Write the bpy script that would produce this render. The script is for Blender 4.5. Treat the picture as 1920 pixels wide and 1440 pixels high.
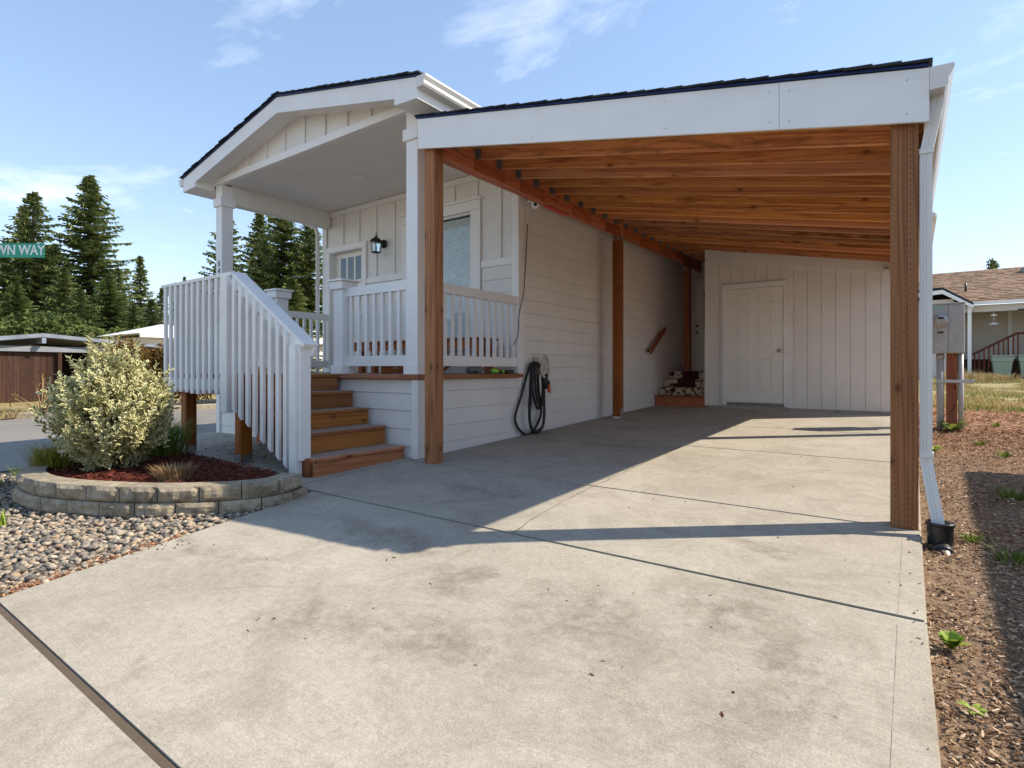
import bpy, bmesh, math, random
from mathutils import Vector, Matrix, noise
R = random.Random(7)
for o in list(bpy.data.objects): bpy.data.objects.remove(o)
S = bpy.context.scene
COL = S.collection
pi = math.pi
# ---------------------------------------------------------------- camera, sky, sun, exposure
YAW = math.atan(752/1040)
cd = bpy.data.cameras.new('camera'); cam = bpy.data.objects.new('camera', cd); COL.objects.link(cam)
cam.location = (0, 0, 1.09); cam.rotation_euler = (pi/2, 0, YAW)
cd.sensor_width = 36; cd.lens = 36*1040/1920; cd.shift_y = -27/1920; cd.clip_end = 2000; cd.clip_start = .05
S.camera = cam
SUN_DIR = Vector((.80, .60, 0)).normalized(); EL = math.radians(41.5)
toSun = Vector((SUN_DIR.x*math.cos(EL), SUN_DIR.y*math.cos(EL), math.sin(EL)))
sl = bpy.data.lights.new('sun', 'SUN'); sl.energy = 2.8; sl.angle = math.radians(.55); sl.color = (1, .88, .72)
so = bpy.data.objects.new('sun', sl); COL.objects.link(so)
so.rotation_euler = toSun.to_track_quat('Z', 'Y').to_euler(); so.location = (20, 15, 25)
W = bpy.data.worlds.new('World'); S.world = W; W.use_nodes = True
wt = W.node_tree; wt.nodes.clear()
def nd(t, typ, ins=None, **props):
    n = t.nodes.new(typ)
    for k, v in props.items(): setattr(n, k, v)
    for k, v in (ins or {}).items():
        s = n.inputs[k]
        if isinstance(v, bpy.types.NodeSocket): t.links.new(v, s)
        else: s.default_value = v
    return n
sky = nd(wt, 'ShaderNodeTexSky', sky_type='NISHITA', sun_disc=False, sun_elevation=EL,
         sun_rotation=math.atan2(SUN_DIR.x, SUN_DIR.y), air_density=1.0, dust_density=.1, ozone_density=2.2, altitude=100)
tc = nd(wt, 'ShaderNodeTexCoord')
sp = nd(wt, 'ShaderNodeSeparateXYZ', {0: tc.outputs['Generated']})
zz = nd(wt, 'ShaderNodeMath', {0: sp.outputs['Z'], 1: .12}, operation='ADD')
zm = nd(wt, 'ShaderNodeMath', {0: zz.outputs[0], 1: .05}, operation='MAXIMUM')
dx = nd(wt, 'ShaderNodeMath', {0: sp.outputs['X'], 1: zm.outputs[0]}, operation='DIVIDE')
dy = nd(wt, 'ShaderNodeMath', {0: sp.outputs['Y'], 1: zm.outputs[0]}, operation='DIVIDE')
cv = nd(wt, 'ShaderNodeCombineXYZ', {0: dx.outputs[0], 1: dy.outputs[0], 2: 0.0})
mp = nd(wt, 'ShaderNodeMapping', {'Vector': cv.outputs[0], 'Location': (6.6, 6.5, 0), 'Rotation': (0, 0, .75), 'Scale': (.6, 1.3, 1)})
n1 = nd(wt, 'ShaderNodeTexNoise', {'Vector': mp.outputs[0], 'Scale': 1.15, 'Detail': 9.0, 'Roughness': .62, 'Distortion': .55})
cr = nd(wt, 'ShaderNodeMapRange', {'Value': n1.outputs[0], 'From Min': .55, 'From Max': .80, 'To Min': 0.0, 'To Max': .7})
hz = nd(wt, 'ShaderNodeMapRange', {'Value': sp.outputs['Z'], 'From Min': .0, 'From Max': .16, 'To Min': .0, 'To Max': 1.0})
cm = nd(wt, 'ShaderNodeMath', {0: cr.outputs[0], 1: hz.outputs[0]}, operation='MULTIPLY')
gam = nd(wt, 'ShaderNodeGamma', {'Color': sky.outputs[0], 'Gamma': .62})
tint = nd(wt, 'ShaderNodeVectorMath', {0: gam.outputs[0], 1: (1.12, 1.08, 1.09)}, operation='MULTIPLY')
hsv = nd(wt, 'ShaderNodeHueSaturation', {'Saturation': 1.22, 'Color': tint.outputs[0]})
mx = nd(wt, 'ShaderNodeMix', {'Factor': cm.outputs[0], 'A': hsv.outputs[0], 'B': (4.2, 4.3, 4.45, 1)}, data_type='RGBA')
bg = nd(wt, 'ShaderNodeBackground', {'Color': mx.outputs['Result'], 'Strength': .15})
wo = nd(wt, 'ShaderNodeOutputWorld', {'Surface': bg.outputs[0]})
S.view_settings.view_transform = 'Standard'; S.view_settings.look = 'None'
S.view_settings.exposure = 1.42; S.view_settings.gamma = 1
S.render.resolution_x = 1024; S.render.resolution_y = 768
S.render.engine = 'CYCLES'
S.cycles.max_bounces = 10; S.cycles.diffuse_bounces = 8

# ---------------------------------------------------------------- materials
def mat(name, build):
    m = bpy.data.materials.new(name); m.use_nodes = True
    t = m.node_tree; b = t.nodes['Principled BSDF']; build(t, b); return m
def L(t, a, b): t.links.new(a, b)
def ramp(t, fac, stops):
    r = nd(t, 'ShaderNodeValToRGB', {'Fac': fac}); e = r.color_ramp.elements
    while len(e) < len(stops): e.new(.5)
    for i, (p, c) in enumerate(stops): e[i].position = p; e[i].color = (*c, 1) if len(c) == 3 else c
    return r.outputs[0]
def mixc(t, f, a, b, mode='MIX'):
    n = nd(t, 'ShaderNodeMix', data_type='RGBA', blend_type=mode)
    for k, v in (('Factor', f), ('A', a), ('B', b)):
        s = [q for q in n.inputs if q.name == k and (q.type == ('VALUE' if k == 'Factor' else 'RGBA'))][0]
        if isinstance(v, bpy.types.NodeSocket): t.links.new(v, s)
        else: s.default_value = v if k == 'Factor' else (*v, 1)
    return [q for q in n.outputs if q.type == 'RGBA'][0]
def mth(t, op, a, b=0.0, c=0.0, clamp=False):
    return nd(t, 'ShaderNodeMath', {0: a, 1: b, 2: c}, operation=op, use_clamp=clamp).outputs[0]
def coords(t, kind='Object', scale=(1, 1, 1), rnd=True, loc=(0, 0, 0)):
    if kind == 'World': v = nd(t, 'ShaderNodeNewGeometry').outputs['Position']
    else:
        v = nd(t, 'ShaderNodeTexCoord').outputs[kind]
        if rnd:
            oi = nd(t, 'ShaderNodeObjectInfo').outputs['Random']
            k = mth(t, 'MULTIPLY', oi, 37.0)
            v = nd(t, 'ShaderNodeVectorMath', {0: v, 1: nd(t, 'ShaderNodeCombineXYZ', {0: k, 1: mth(t, 'MULTIPLY', k, .61), 2: mth(t, 'MULTIPLY', k, 1.7)}).outputs[0]}, operation='ADD').outputs[0]
    return nd(t, 'ShaderNodeMapping', {'Vector': v, 'Scale': scale, 'Location': loc}).outputs[0]
def nz(t, vec, scale, detail=4.0, rough=.55, dist=0.0):
    return nd(t, 'ShaderNodeTexNoise', {'Vector': vec, 'Scale': scale, 'Detail': detail, 'Roughness': rough, 'Distortion': dist}).outputs[0]
def rng(t, v, a, b, c=0.0, d=1.0):
    return nd(t, 'ShaderNodeMapRange', {'Value': v, 'From Min': a, 'From Max': b, 'To Min': c, 'To Max': d}).outputs[0]
def bump(t, b, h, strength=.3, dist=.01):
    n = nd(t, 'ShaderNodeBump', {'Height': h, 'Strength': strength, 'Distance': dist}); L(t, n.outputs[0], b.inputs['Normal'])
def paint(name, col, rough=.55, var=.06, dirt=.0, grain=True, dcol=(.25, .22, .18)):
    def f(t, b):
        v = coords(t, 'Object', (1, 1, 1)); w = coords(t, 'World')
        a = rng(t, nz(t, w, 2.2, 5), .3, .7, 1-var, 1+var)
        c = nd(t, 'ShaderNodeVectorMath', {0: col, 1: nd(t, 'ShaderNodeCombineXYZ', {0: a, 1: a, 2: a}).outputs[0]}, operation='MULTIPLY').outputs[0]
        if dirt:
            d = rng(t, nz(t, w, 7, 8, .7, .6), .56, .8, 0, dirt); c = mixc(t, d, c, dcol)
        L(t, c, b.inputs['Base Color']); b.inputs['Roughness'].default_value = rough
        b.inputs['Specular IOR Level'].default_value = .3
        if grain:
            g = nz(t, coords(t, 'Object', (3, 60, 60)), 1.0, 4)
            bump(t, b, g, .22, .004)
    return mat(name, f)
def wood(name, light, dark, rough=.65, stain=0.0, incise=False, weather=None, ring=34.0):
    def f(t, b):
        v = coords(t, 'Object', (.32, 9.0, 9.0))
        n0 = nz(t, v, 1.0, 2.0, .4, .25)
        rg = mth(t, 'MULTIPLY_ADD', mth(t, 'SINE', mth(t, 'MULTIPLY', n0, ring)), .5, .5)
        fib = nz(t, coords(t, 'Object', (4, 130, 130)), 1.0, 3)
        k = mth(t, 'ADD', mth(t, 'MULTIPLY', mth(t, 'POWER', rg, 3.0), .42), mth(t, 'MULTIPLY', fib, .5))
        c = ramp(t, k, [(.12, light), (.85, dark)])
        oi = nd(t, 'ShaderNodeObjectInfo').outputs['Random']
        hs = nd(t, 'ShaderNodeHueSaturation', {'Hue': rng(t, oi, 0, 1, .492, .506), 'Saturation': rng(t, oi, 0, 1, .9, 1.08), 'Value': rng(t, mth(t, 'FRACT', mth(t, 'MULTIPLY', oi, 7.3)), 0, 1, .68, 1.25), 'Color': c}); c = hs.outputs[0]
        so_ = nd(t, 'ShaderNodeSeparateXYZ', {0: coords(t, 'Object', (1, 1, 1))}); kx = nd(t, 'ShaderNodeCombineXYZ', {0: mth(t, 'MULTIPLY', so_.outputs['X'], 2.2), 1: mth(t, 'MULTIPLY', mth(t, 'ADD', so_.outputs['Y'], so_.outputs['Z']), 3.6), 2: 0.0}).outputs[0]
        vo = nd(t, 'ShaderNodeTexVoronoi', {'Vector': kx, 'Scale': 1.0}, feature='F1', voronoi_dimensions='2D')
        kn = rng(t, vo.outputs['Distance'], .03, .075, 1, 0); kr = rng(t, mth(t, 'ABSOLUTE', mth(t, 'SINE', mth(t, 'MULTIPLY', vo.outputs['Distance'], 95.0))), .2, .8, 0, 1)
        gate = rng(t, nd(t, 'ShaderNodeSeparateColor', {0: vo.outputs['Color']}).outputs[0], .58, .6)
        kn = mth(t, 'MULTIPLY', kn, gate); kr = mth(t, 'MULTIPLY', kr, gate)
        halo = mth(t, 'MULTIPLY', rng(t, vo.outputs['Distance'], .06, .2, .5, 0), kr)
        c = mixc(t, halo, c, tuple(x*.7 for x in dark)); c = mixc(t, mth(t, 'MULTIPLY', kn, .8), c, tuple(x*.42 for x in dark))
        if stain:
            sn = rng(t, nz(t, coords(t, 'Object', (1.6, 9, 9)), 1.3, 7, .75, .9), .47, .60, 0, stain)
            sn = mth(t, 'MULTIPLY', sn, rng(t, mth(t, 'FRACT', mth(t, 'MULTIPLY', oi, 13.7)), .35, .8, .0, 1.0))
            c = mixc(t, sn, c, tuple(x*.22 for x in dark))
        if weather:
            wn = rng(t, nz(t, coords(t, 'Object', (1.5, 9, 9)), 1.0, 6, .65), .35, .65, .35, .95)
            up = nd(t, 'ShaderNodeSeparateXYZ', {0: nd(t, 'ShaderNodeNewGeometry').outputs['Normal']}).outputs['Z']
            c = mixc(t, mth(t, 'MULTIPLY', wn, rng(t, up, .7, .95)), c, weather)
        h = mth(t, 'ADD', k, fib)
        if incise:
            s = nd(t, 'ShaderNodeSeparateXYZ', {0: nd(t, 'ShaderNodeTexCoord').outputs['Object']})
            yz = mth(t, 'ADD', s.outputs['Y'], s.outputs['Z'])
            cx = mth(t, 'MULTIPLY', yz, 1/.0155); ci = mth(t, 'FLOOR', cx); cf = mth(t, 'FRACT', cx)
            wob = mth(t, 'MULTIPLY', nz(t, coords(t, 'Object', (1, 1, 1)), 6.0, 2), .9)
            rx = mth(t, 'ADD', mth(t, 'MULTIPLY', s.outputs['X'], 1/.036), mth(t, 'FRACT', mth(t, 'MULTIPLY', mth(t, 'SINE', mth(t, 'MULTIPLY', ci, 12.99)), 43.7)))
            rx = mth(t, 'ADD', rx, mth(t, 'MULTIPLY', wob, .25))
            rf = mth(t, 'FRACT', rx)
            ma = mth(t, 'MULTIPLY', rng(t, mth(t, 'ABSOLUTE', mth(t, 'SUBTRACT', cf, .5)), .10, .17, 1, 0), rng(t, mth(t, 'ABSOLUTE', mth(t, 'SUBTRACT', rf, .5)), .26, .32, 1, 0))
            skip = mth(t, 'MULTIPLY', rng(t, nz(t, coords(t, 'Object', (1.3, 26, 26)), 1.0, 2), .42, .50, .0, 1), rng(t, mth(t, 'FRACT', mth(t, 'MULTIPLY', mth(t, 'SINE', mth(t, 'MULTIPLY', ci, 4.71)), 17.3)), .25, .35, .15, 1))
            ma = mth(t, 'MULTIPLY', ma, skip)
            c = mixc(t, mth(t, 'MULTIPLY', ma, .7), c, tuple(x*.3 for x in dark)); h = mth(t, 'SUBTRACT', h, mth(t, 'MULTIPLY', ma, 1.5))
        L(t, c, b.inputs['Base Color']); b.inputs['Roughness'].default_value = rough; b.inputs['Specular IOR Level'].default_value = .25
        bump(t, b, h, .35, .004)
    return mat(name, f)
def plain(name, col, rough=.5, metal=0.0, spec=.5):
    def f(t, b):
        n = rng(t, nz(t, coords(t, 'Object', (1, 1, 1)), 14, 4), .3, .7, .88, 1.12)
        c = nd(t, 'ShaderNodeVectorMath', {0: col, 1: nd(t, 'ShaderNodeCombineXYZ', {0: n, 1: n, 2: n}).outputs[0]}, operation='MULTIPLY').outputs[0]
        L(t, c, b.inputs['Base Color']); b.inputs['Roughness'].default_value = rough; b.inputs['Metallic'].default_value = metal
        b.inputs['Specular IOR Level'].default_value = spec
    return mat(name, f)
def island(name, stops, rough=.8, vscale=0, bumps=0, spec=.2, trans=0.0):
    def f(t, b):
        g = nd(t, 'ShaderNodeNewGeometry')
        c = ramp(t, g.outputs['Random Per Island'], stops)
        if vscale:
            n = rng(t, nz(t, g.outputs['Position'], vscale, 4), .3, .7, .75, 1.2)
            c = nd(t, 'ShaderNodeVectorMath', {0: c, 1: nd(t, 'ShaderNodeCombineXYZ', {0: n, 1: n, 2: n}).outputs[0]}, operation='MULTIPLY').outputs[0]
        L(t, c, b.inputs['Base Color']); b.inputs['Roughness'].default_value = rough; b.inputs['Specular IOR Level'].default_value = spec
        if bumps: bump(t, b, nz(t, g.outputs['Position'], bumps, 4), .4, .004)
        if trans:
            tr = nd(t, 'ShaderNodeBsdfTranslucent', {'Color': c})
            ms = nd(t, 'ShaderNodeMixShader', {0: trans, 1: b.outputs[0], 2: tr.outputs[0]})
            L(t, ms.outputs[0], t.nodes['Material Output'].inputs['Surface'])
    return mat(name, f)
SIDING = (.75, .73, .69)
m_siding = paint('siding_paint', SIDING, .6, .05, .05)
m_trim = paint('trim_paint', (.82, .805, .78), .5, .03, .04)
m_white = paint('white_paint', (.81, .80, .78), .5, .04, .10)
m_white2 = paint('worn_white_paint', (.82, .805, .775), .55, .06, .30, True, (.38, .36, .33))
m_shed = paint('shed_panel_paint', (.76, .735, .69), .6, .04, .05)
m_ceil = paint('ceiling_paint', (.76, .735, .69), .7, .03, 0, False)
m_doorp = paint('door_paint', (.82, .80, .74), .45, .02, .02, False)
m_joist = wood('joist_wood', (.70, .32, .125), (.36, .125, .04), .6, .75, ring=46.0)
m_beam = wood('beam_wood', (.52, .165, .052), (.32, .08, .024), .6, .2, ring=40.0)
m_post = wood('incised_post_wood', (.47, .215, .09), (.25, .09, .033), .7, 0, True, ring=52.0)
m_postb = wood('stained_post_wood', (.42, .14, .045), (.25, .068, .02), .62, .2)
m_step = wood('step_wood', (.44, .18, .068), (.27, .09, .03), .65, .2, False, (.33, .315, .29))
m_deckply = wood('roof_sheathing_wood', (.58, .32, .13), (.40, .19, .07), .7, .2)
m_shingle = island('black_shingle', [(0, (.018, .02, .024)), (.5, (.03, .034, .038)), (1, (.05, .058, .06))], .85, 60, 90)
m_drip = plain('navy_drip_edge', (.012, .02, .07), .3, .6)
m_gutter = paint('gutter_enamel', (.70, .68, .64), .35, .03, .05, False)
m_galv = plain('galvanised_steel', (.42, .43, .43), .4, .85)
m_galvd = plain('dull_galvanised_steel', (.22, .23, .23), .55, .5)
m_black = plain('black_metal', (.012, .012, .013), .4, .2)
m_rubber = plain('black_rubber', (.012, .012, .013), .55)
m_bplastic = plain('black_plastic_pipe', (.014, .014, .015), .32)
m_brass = plain('door_knob_nickel', (.42, .38, .32), .25, .95)
m_wplastic = plain('white_plastic', (.78, .78, .77), .4)
m_beige = plain('beige_plastic', (.50, .46, .39), .5)
m_orange = plain('orange_plastic', (.75, .09, .015), .4)
m_red = plain('red_tape', (.62, .03, .02), .4)
m_green = plain('lime_plastic', (.25, .65, .05), .4)
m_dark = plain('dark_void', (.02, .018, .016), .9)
m_meter = plain('meter_grey_enamel', (.42, .435, .415), .5)
m_redrail = wood('red_brown_rail_wood', (.20, .055, .028), (.11, .028, .014), .7)
m_pvc = plain('grey_conduit', (.42, .43, .43), .5)
m_bin = plain('sage_bin_plastic', (.30, .36, .27), .5)
def _glass(t, b):
    b.inputs['Base Color'].default_value = (.03, .045, .05, 1); b.inputs['Roughness'].default_value = .04; b.inputs['Specular IOR Level'].default_value = .9
m_glassdark = mat('dark_window_glass', _glass)
def _pane(t, b):
    gl = nd(t, 'ShaderNodeBsdfGlossy', {'Color': (.9, .96, .96, 1), 'Roughness': .02}); tr = nd(t, 'ShaderNodeBsdfTransparent', {'Color': (.93, .97, .965, 1)})
    fr = nd(t, 'ShaderNodeFresnel', {'IOR': 1.45}); ad = mth(t, 'ADD', fr.outputs[0], .02, clamp=True)
    ms = nd(t, 'ShaderNodeMixShader', {0: ad, 1: tr.outputs[0], 2: gl.outputs[0]}); L(t, ms.outputs[0], t.nodes['Material Output'].inputs['Surface'])
m_pane = mat('clear_window_glass', _pane)
m_blind = plain('white_blind', (.86, .88, .87), .5)
def _conc(t, b):
    w = coords(t, 'World'); wd = nd(t, 'ShaderNodeVectorMath', {0: w, 1: nd(t, 'ShaderNodeVectorMath', {0: nd(t, 'ShaderNodeTexNoise', {'Vector': w, 'Scale': 2.3, 'Detail': 5.0}).outputs['Color'], 1: (.7, .7, 0)}, operation='MULTIPLY').outputs[0]}, operation='ADD').outputs[0]
    c = ramp(t, nz(t, w, .9, 6, .6, .4), [(.3, (.335, .305, .248)), (.7, (.425, .393, .328))])
    st = rng(t, nz(t, w, 2.2, 9, .72, 1.1), .46, .68, 0, .68)
    c = mixc(t, st, c, (.265, .235, .188))
    # individual damp and tyre stains on the slab
    blobs = [(-1.55, 1.55, .42, .20), (-1.05, 2.0, .34, .25), (-2.0, 1.45, .30, .16), (-.62, 2.42, .30, .26), (-.40, 2.0, .22, .5), (-1.75, 2.05, .28, .14), (-2.9, 3.5, .5, .16), (-3.3, 1.6, .55, .1), (-2.6, 2.3, .5, .16), (-.7, 3.3, .25, .1), (-2.9, 6.0, .5, .2)]
    acc = None
    for (bx_, by_, rx_, ry_) in blobs:
        d = nd(t, 'ShaderNodeVectorMath', {0: wd, 1: (bx_+.35, by_+.35, 0)}, operation='SUBTRACT').outputs[0]
        s = nd(t, 'ShaderNodeVectorMath', {0: d, 1: (1/rx_, 1/ry_, 0)}, operation='MULTIPLY').outputs[0]
        ln = nd(t, 'ShaderNodeVectorMath', {0: s}, operation='LENGTH').outputs['Value']
        k = rng(t, ln, .35, 1.35, 1, 0); acc = k if acc is None else mth(t, 'MAXIMUM', acc, k)
    br = rng(t, nz(t, w, 9, 8, .75, .5), .38, .62, .25, 1)
    c = mixc(t, mth(t, 'MULTIPLY', mth(t, 'MULTIPLY', acc, br), .8), c, (.19, .16, .125))
    lace = mth(t, 'MULTIPLY', rng(t, nz(t, w, 5.0, 12, .82, .25), .50, .57, 0, .45), rng(t, acc, .02, .3, 0, 1))
    c = mixc(t, lace, c, (.43, .40, .34))
    pale = rng(t, nz(t, w, 5.5, 9, .78, .8), .55, .7, 0, .35)
    c = mixc(t, pale, c, (.445, .42, .36))
    mo = rng(t, nz(t, w, 28, 8, .75, .3), .3, .7, .86, 1.14); bl = rng(t, nz(t, coords(t, 'World', (4, 110, 1)), 1.0, 4), .3, .7, .95, 1.05)
    sp_ = mth(t, 'MULTIPLY', mth(t, 'MULTIPLY', rng(t, nz(t, w, 160, 3, .6), .35, .65, .84, 1.14), mo), bl)
    c = nd(t, 'ShaderNodeVectorMath', {0: c, 1: nd(t, 'ShaderNodeCombineXYZ', {0: sp_, 1: sp_, 2: sp_}).outputs[0]}, operation='MULTIPLY').outputs[0]
    dots = nd(t, 'ShaderNodeTexVoronoi', {'Vector': w, 'Scale': 3.4}, feature='F1').outputs['Distance']
    c = mixc(t, rng(t, dots, .018, .026, .75, 0), c, (.06, .045, .035))
    L(t, c, b.inputs['Base Color']); b.inputs['Roughness'].default_value = .85; b.inputs['Specular IOR Level'].default_value = .25
    brm = nz(t, coords(t, 'World', (5, 150, 1)), 1.0, 3)
    hh = mth(t, 'ADD', mth(t, 'MULTIPLY', brm, .7), nz(t, w, 120, 4))
    bump(t, b, hh, .35, .004)
m_conc = mat('broomed_concrete', _conc)
m_hair = plain('hairline_dirt', (.30, .27, .22), .95)
m_joint = plain('joint_dirt', (.10, .075, .052), .95)
def _block(t, b):
    w = coords(t, 'World'); oi = nd(t, 'ShaderNodeObjectInfo').outputs['Random']
    c = ramp(t, nz(t, w, 14, 8, .7), [(.3, (.15, .125, .09)), (.52, (.33, .28, .20)), (.72, (.46, .395, .29))])
    k = rng(t, oi, 0, 1, .82, 1.12)
    c = nd(t, 'ShaderNodeVectorMath', {0: c, 1: nd(t, 'ShaderNodeCombineXYZ', {0: k, 1: k, 2: k}).outputs[0]}, operation='MULTIPLY').outputs[0]
    L(t, c, b.inputs['Base Color']); b.inputs['Roughness'].default_value = .95
    bump(t, b, nz(t, w, 60, 6, .7), .7, .012)
m_block = mat('split_face_block', _block)
def _asph(t, b):
    w = coords(t, 'World'); c = ramp(t, nz(t, w, .35, 6, .6), [(.3, (.17, .155, .135)), (.7, (.235, .215, .19))])
    s = rng(t, nz(t, w, 90, 3), .3, .7, .8, 1.2)
    c = nd(t, 'ShaderNodeVectorMath', {0: c, 1: nd(t, 'ShaderNodeCombineXYZ', {0: s, 1: s, 2: s}).outputs[0]}, operation='MULTIPLY').outputs[0]
    cr_ = nd(t, 'ShaderNodeTexVoronoi', {'Vector': coords(t, 'World', (.25, .25, 0)), 'Scale': 1.0}, feature='DISTANCE_TO_EDGE').outputs[0]
    c = mixc(t, rng(t, cr_, .0, .008, .6, 0), c, (.05, .047, .043))
    L(t, c, b.inputs['Base Color']); b.inputs['Roughness'].default_value = .9; bump(t, b, nz(t, w, 150, 3), .4, .006)
m_asph = mat('worn_asphalt', _asph)
def _ground(t, b):
    w = coords(t, 'World'); sx = nd(t, 'ShaderNodeSeparateXYZ', {0: w})
    bark = ramp(t, nz(t, w, 26, 8, .75), [(.3, (.10, .06, .036)), (.5, (.25, .16, .095)), (.7, (.42, .30, .19))])
    redb = ramp(t, nz(t, w, 30, 8, .75), [(.3, (.12, .055, .028)), (.5, (.29, .15, .08)), (.72, (.46, .28, .17))])
    grass = ramp(t, nz(t, w, 4, 9, .75), [(.3, (.12, .13, .035)), (.5, (.30, .24, .10)), (.7, (.48, .38, .20))])
    wob = nz(t, w, .8, 5); yy = mth(t, 'ADD', sx.outputs['Y'], mth(t, 'MULTIPLY', wob, 2.5))
    c = mixc(t, rng(t, yy, 8.0, 9.2), bark, redb); c = mixc(t, rng(t, yy, 14.0, 16.5), c, grass)
    soil = ramp(t, nz(t, w, 18, 7, .7), [(.3, (.09, .06, .042)), (.7, (.26, .185, .13))])
    c = mixc(t, rng(t, sx.outputs['X'], -3.0, -3.4), c, soil)
    c = mixc(t, rng(t, mth(t, 'ADD', sx.outputs['X'], mth(t, 'MULTIPLY', wob, 3)), -17.5, -20), c, grass)
    L(t, c, b.inputs['Base Color']); b.inputs['Roughness'].default_value = .95; bump(t, b, nz(t, w, 40, 6, .7), .8, .03)
m_ground = mat('bark_soil_and_dry_grass', _ground)
m_mulch = island('red_mulch', [(0, (.035, .009, .006)), (.5, (.10, .022, .013)), (1, (.17, .05, .03))], .85)
m_chips = island('bark_chips', [(0, (.10, .055, .03)), (.35, (.24, .14, .075)), (.7, (.42, .28, .17)), (1, (.62, .49, .35))], .85)
m_redchips = island('reddish_bark_chips', [(0, (.12, .05, .025)), (.5, (.33, .165, .085)), (1, (.52, .32, .20))], .85)
m_pebble = island('river_pebble', [(0, (.10, .096, .09)), (.25, (.19, .175, .15)), (.5, (.29, .25, .195)), (.75, (.40, .34, .26)), (.92, (.33, .23, .15)), (1, (.50, .445, .36))], .7, 30, 60, .3)
m_bark = plain('tree_bark', (.10, .07, .045), .95)
m_fir = island('fir_needles', [(0, (.045, .075, .028)), (.5, (.11, .15, .05)), (1, (.23, .26, .085))], .8, 0, 0, .2, .2)
m_fir2 = island('dark_fir_needles', [(0, (.035, .06, .022)), (.5, (.095, .13, .04)), (1, (.22, .24, .065))], .8, 0, 0, .2, .2)
m_broad = island('broad_leaf_green', [(0, (.04, .065, .016)), (.5, (.085, .12, .03)), (1, (.16, .19, .055))], .7, 0, 0, .2, .3)
m_maple = island('bronze_leaves', [(0, (.10, .05, .012)), (.5, (.20, .115, .03)), (1, (.26, .20, .06))], .7, 0, 0, .2, .3)
m_leafg = island('variegated_leaf_green', [(0, (.09, .125, .045)), (.6, (.17, .20, .08)), (1, (.28, .28, .12))], .5, 0, 0, .3, .2)
m_leafc = island('variegated_leaf_cream', [(0, (.56, .54, .25)), (.5, (.70, .66, .36)), (1, (.80, .75, .48))], .5, 0, 0, .3, .2)
m_grass = island('green_blades', [(0, (.06, .10, .015)), (.5, (.12, .19, .03)), (1, (.25, .30, .06))], .6, 0, 0, .2, .3)
m_dry = island('dry_blades', [(0, (.26, .19, .08)), (.5, (.40, .31, .15)), (1, (.50, .42, .22))], .7, 0, 0, .2, .3)
m_lime = island('lime_leaves', [(0, (.16, .26, .02)), (.5, (.26, .38, .04)), (1, (.38, .46, .08))], .5, 0, 0, .3, .3)
m_tan = island('tan_dead_twigs', [(0, (.16, .10, .045)), (.5, (.27, .18, .085)), (1, (.36, .26, .14))], .8)
m_yellow = island('yellow_green_needles', [(0, (.14, .14, .015)), (.5, (.26, .24, .03)), (1, (.36, .32, .06))], .7, 0, 0, .2, .3)
m_broof = island('brown_shingle', [(0, (.17, .105, .065)), (.5, (.24, .155, .10)), (1, (.31, .205, .135))], .9, 8, 60)
m_nwall = paint('neighbour_wall_paint', (.62, .57, .50), .7, .05, .05, False)
m_fence = wood('old_fence_wood', (.062, .031, .02), (.03, .014, .009), .85)
m_oldroof = paint('grey_flat_roof', (.15, .15, .16), .8, .2, .4, False)
m_wroof = paint('white_metal_roof', (.80, .80, .79), .5, .03, .04, False)
m_signg = plain('sign_green', (.0, .33, .19), .35)
m_signw = plain('sign_white', (.82, .83, .82), .4)
def _floral(t, b):
    v = coords(t, 'Object', (1, 1, 1)); v1 = nd(t, 'ShaderNodeTexVoronoi', {'Vector': v, 'Scale': 6.5}, feature='F1')
    nn = nz(t, v, 5, 2, .5, 2.0)
    c = ramp(t, nn, [(.40, (.05, .006, .01)), (.43, (.50, .43, .30))]); c.node.color_ramp.interpolation = 'LINEAR'
    c = mixc(t, rng(t, v1.outputs['Distance'], .16, .2, 1, 0), c, (.42, .06, .03))
    c = mixc(t, rng(t, v1.outputs['Distance'], .06, .08, 1, 0), c, (.55, .30, .05))
    v2 = nd(t, 'ShaderNodeTexVoronoi', {'Vector': coords(t, 'Object', (1, 1, 1), True, (3, 2, 1)), 'Scale': 9.0}, feature='F1')
    c = mixc(t, rng(t, v2.outputs['Distance'], .15, .19, 1, 0), c, (.04, .07, .03))
    L(t, c, b.inputs['Base Color']); b.inputs['Roughness'].default_value = .95
m_floral = mat('floral_carpet', _floral)
m_maroon = plain('maroon_carpet', (.045, .006, .01), .95)

# ---------------------------------------------------------------- helpers
WM = {}
CACHE = {}
def link(name, data, m4=None, parent=None):
    o = bpy.data.objects.new(name, data); COL.objects.link(o)
    m4 = m4 or Matrix.Identity(4)
    o.matrix_basis = m4; WM[o.name] = m4.copy()
    if parent is not None:
        o.parent = parent; o.matrix_parent_inverse = WM[parent.name].inverted()
    return o
def tag(o, label=None, cat=None, group=None, kind=None):
    if label: o['label'] = label
    if cat: o['category'] = cat
    if group: o['group'] = group
    if kind: o['kind'] = kind
    return o
def thing(name, label, cat, loc, group=None):
    return tag(link(name, None, Matrix.Translation(loc)), label, cat, group)
def boxmesh(dx, dy, dz, bev, m):
    key = (round(dx, 4), round(dy, 4), round(dz, 4), bev, m.name)
    if key in CACHE: return CACHE[key]
    bm = bmesh.new(); bmesh.ops.create_cube(bm, size=1)
    bmesh.ops.scale(bm, vec=(dx, dy, dz), verts=bm.verts)
    if bev: bmesh.ops.bevel(bm, geom=bm.edges[:], offset=min(bev, .3*min(dx, dy, dz)), segments=1, affect='EDGES')
    me = bpy.data.meshes.new('board'); bm.to_mesh(me); bm.free(); me.materials.append(m); CACHE[key] = me; return me
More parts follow.
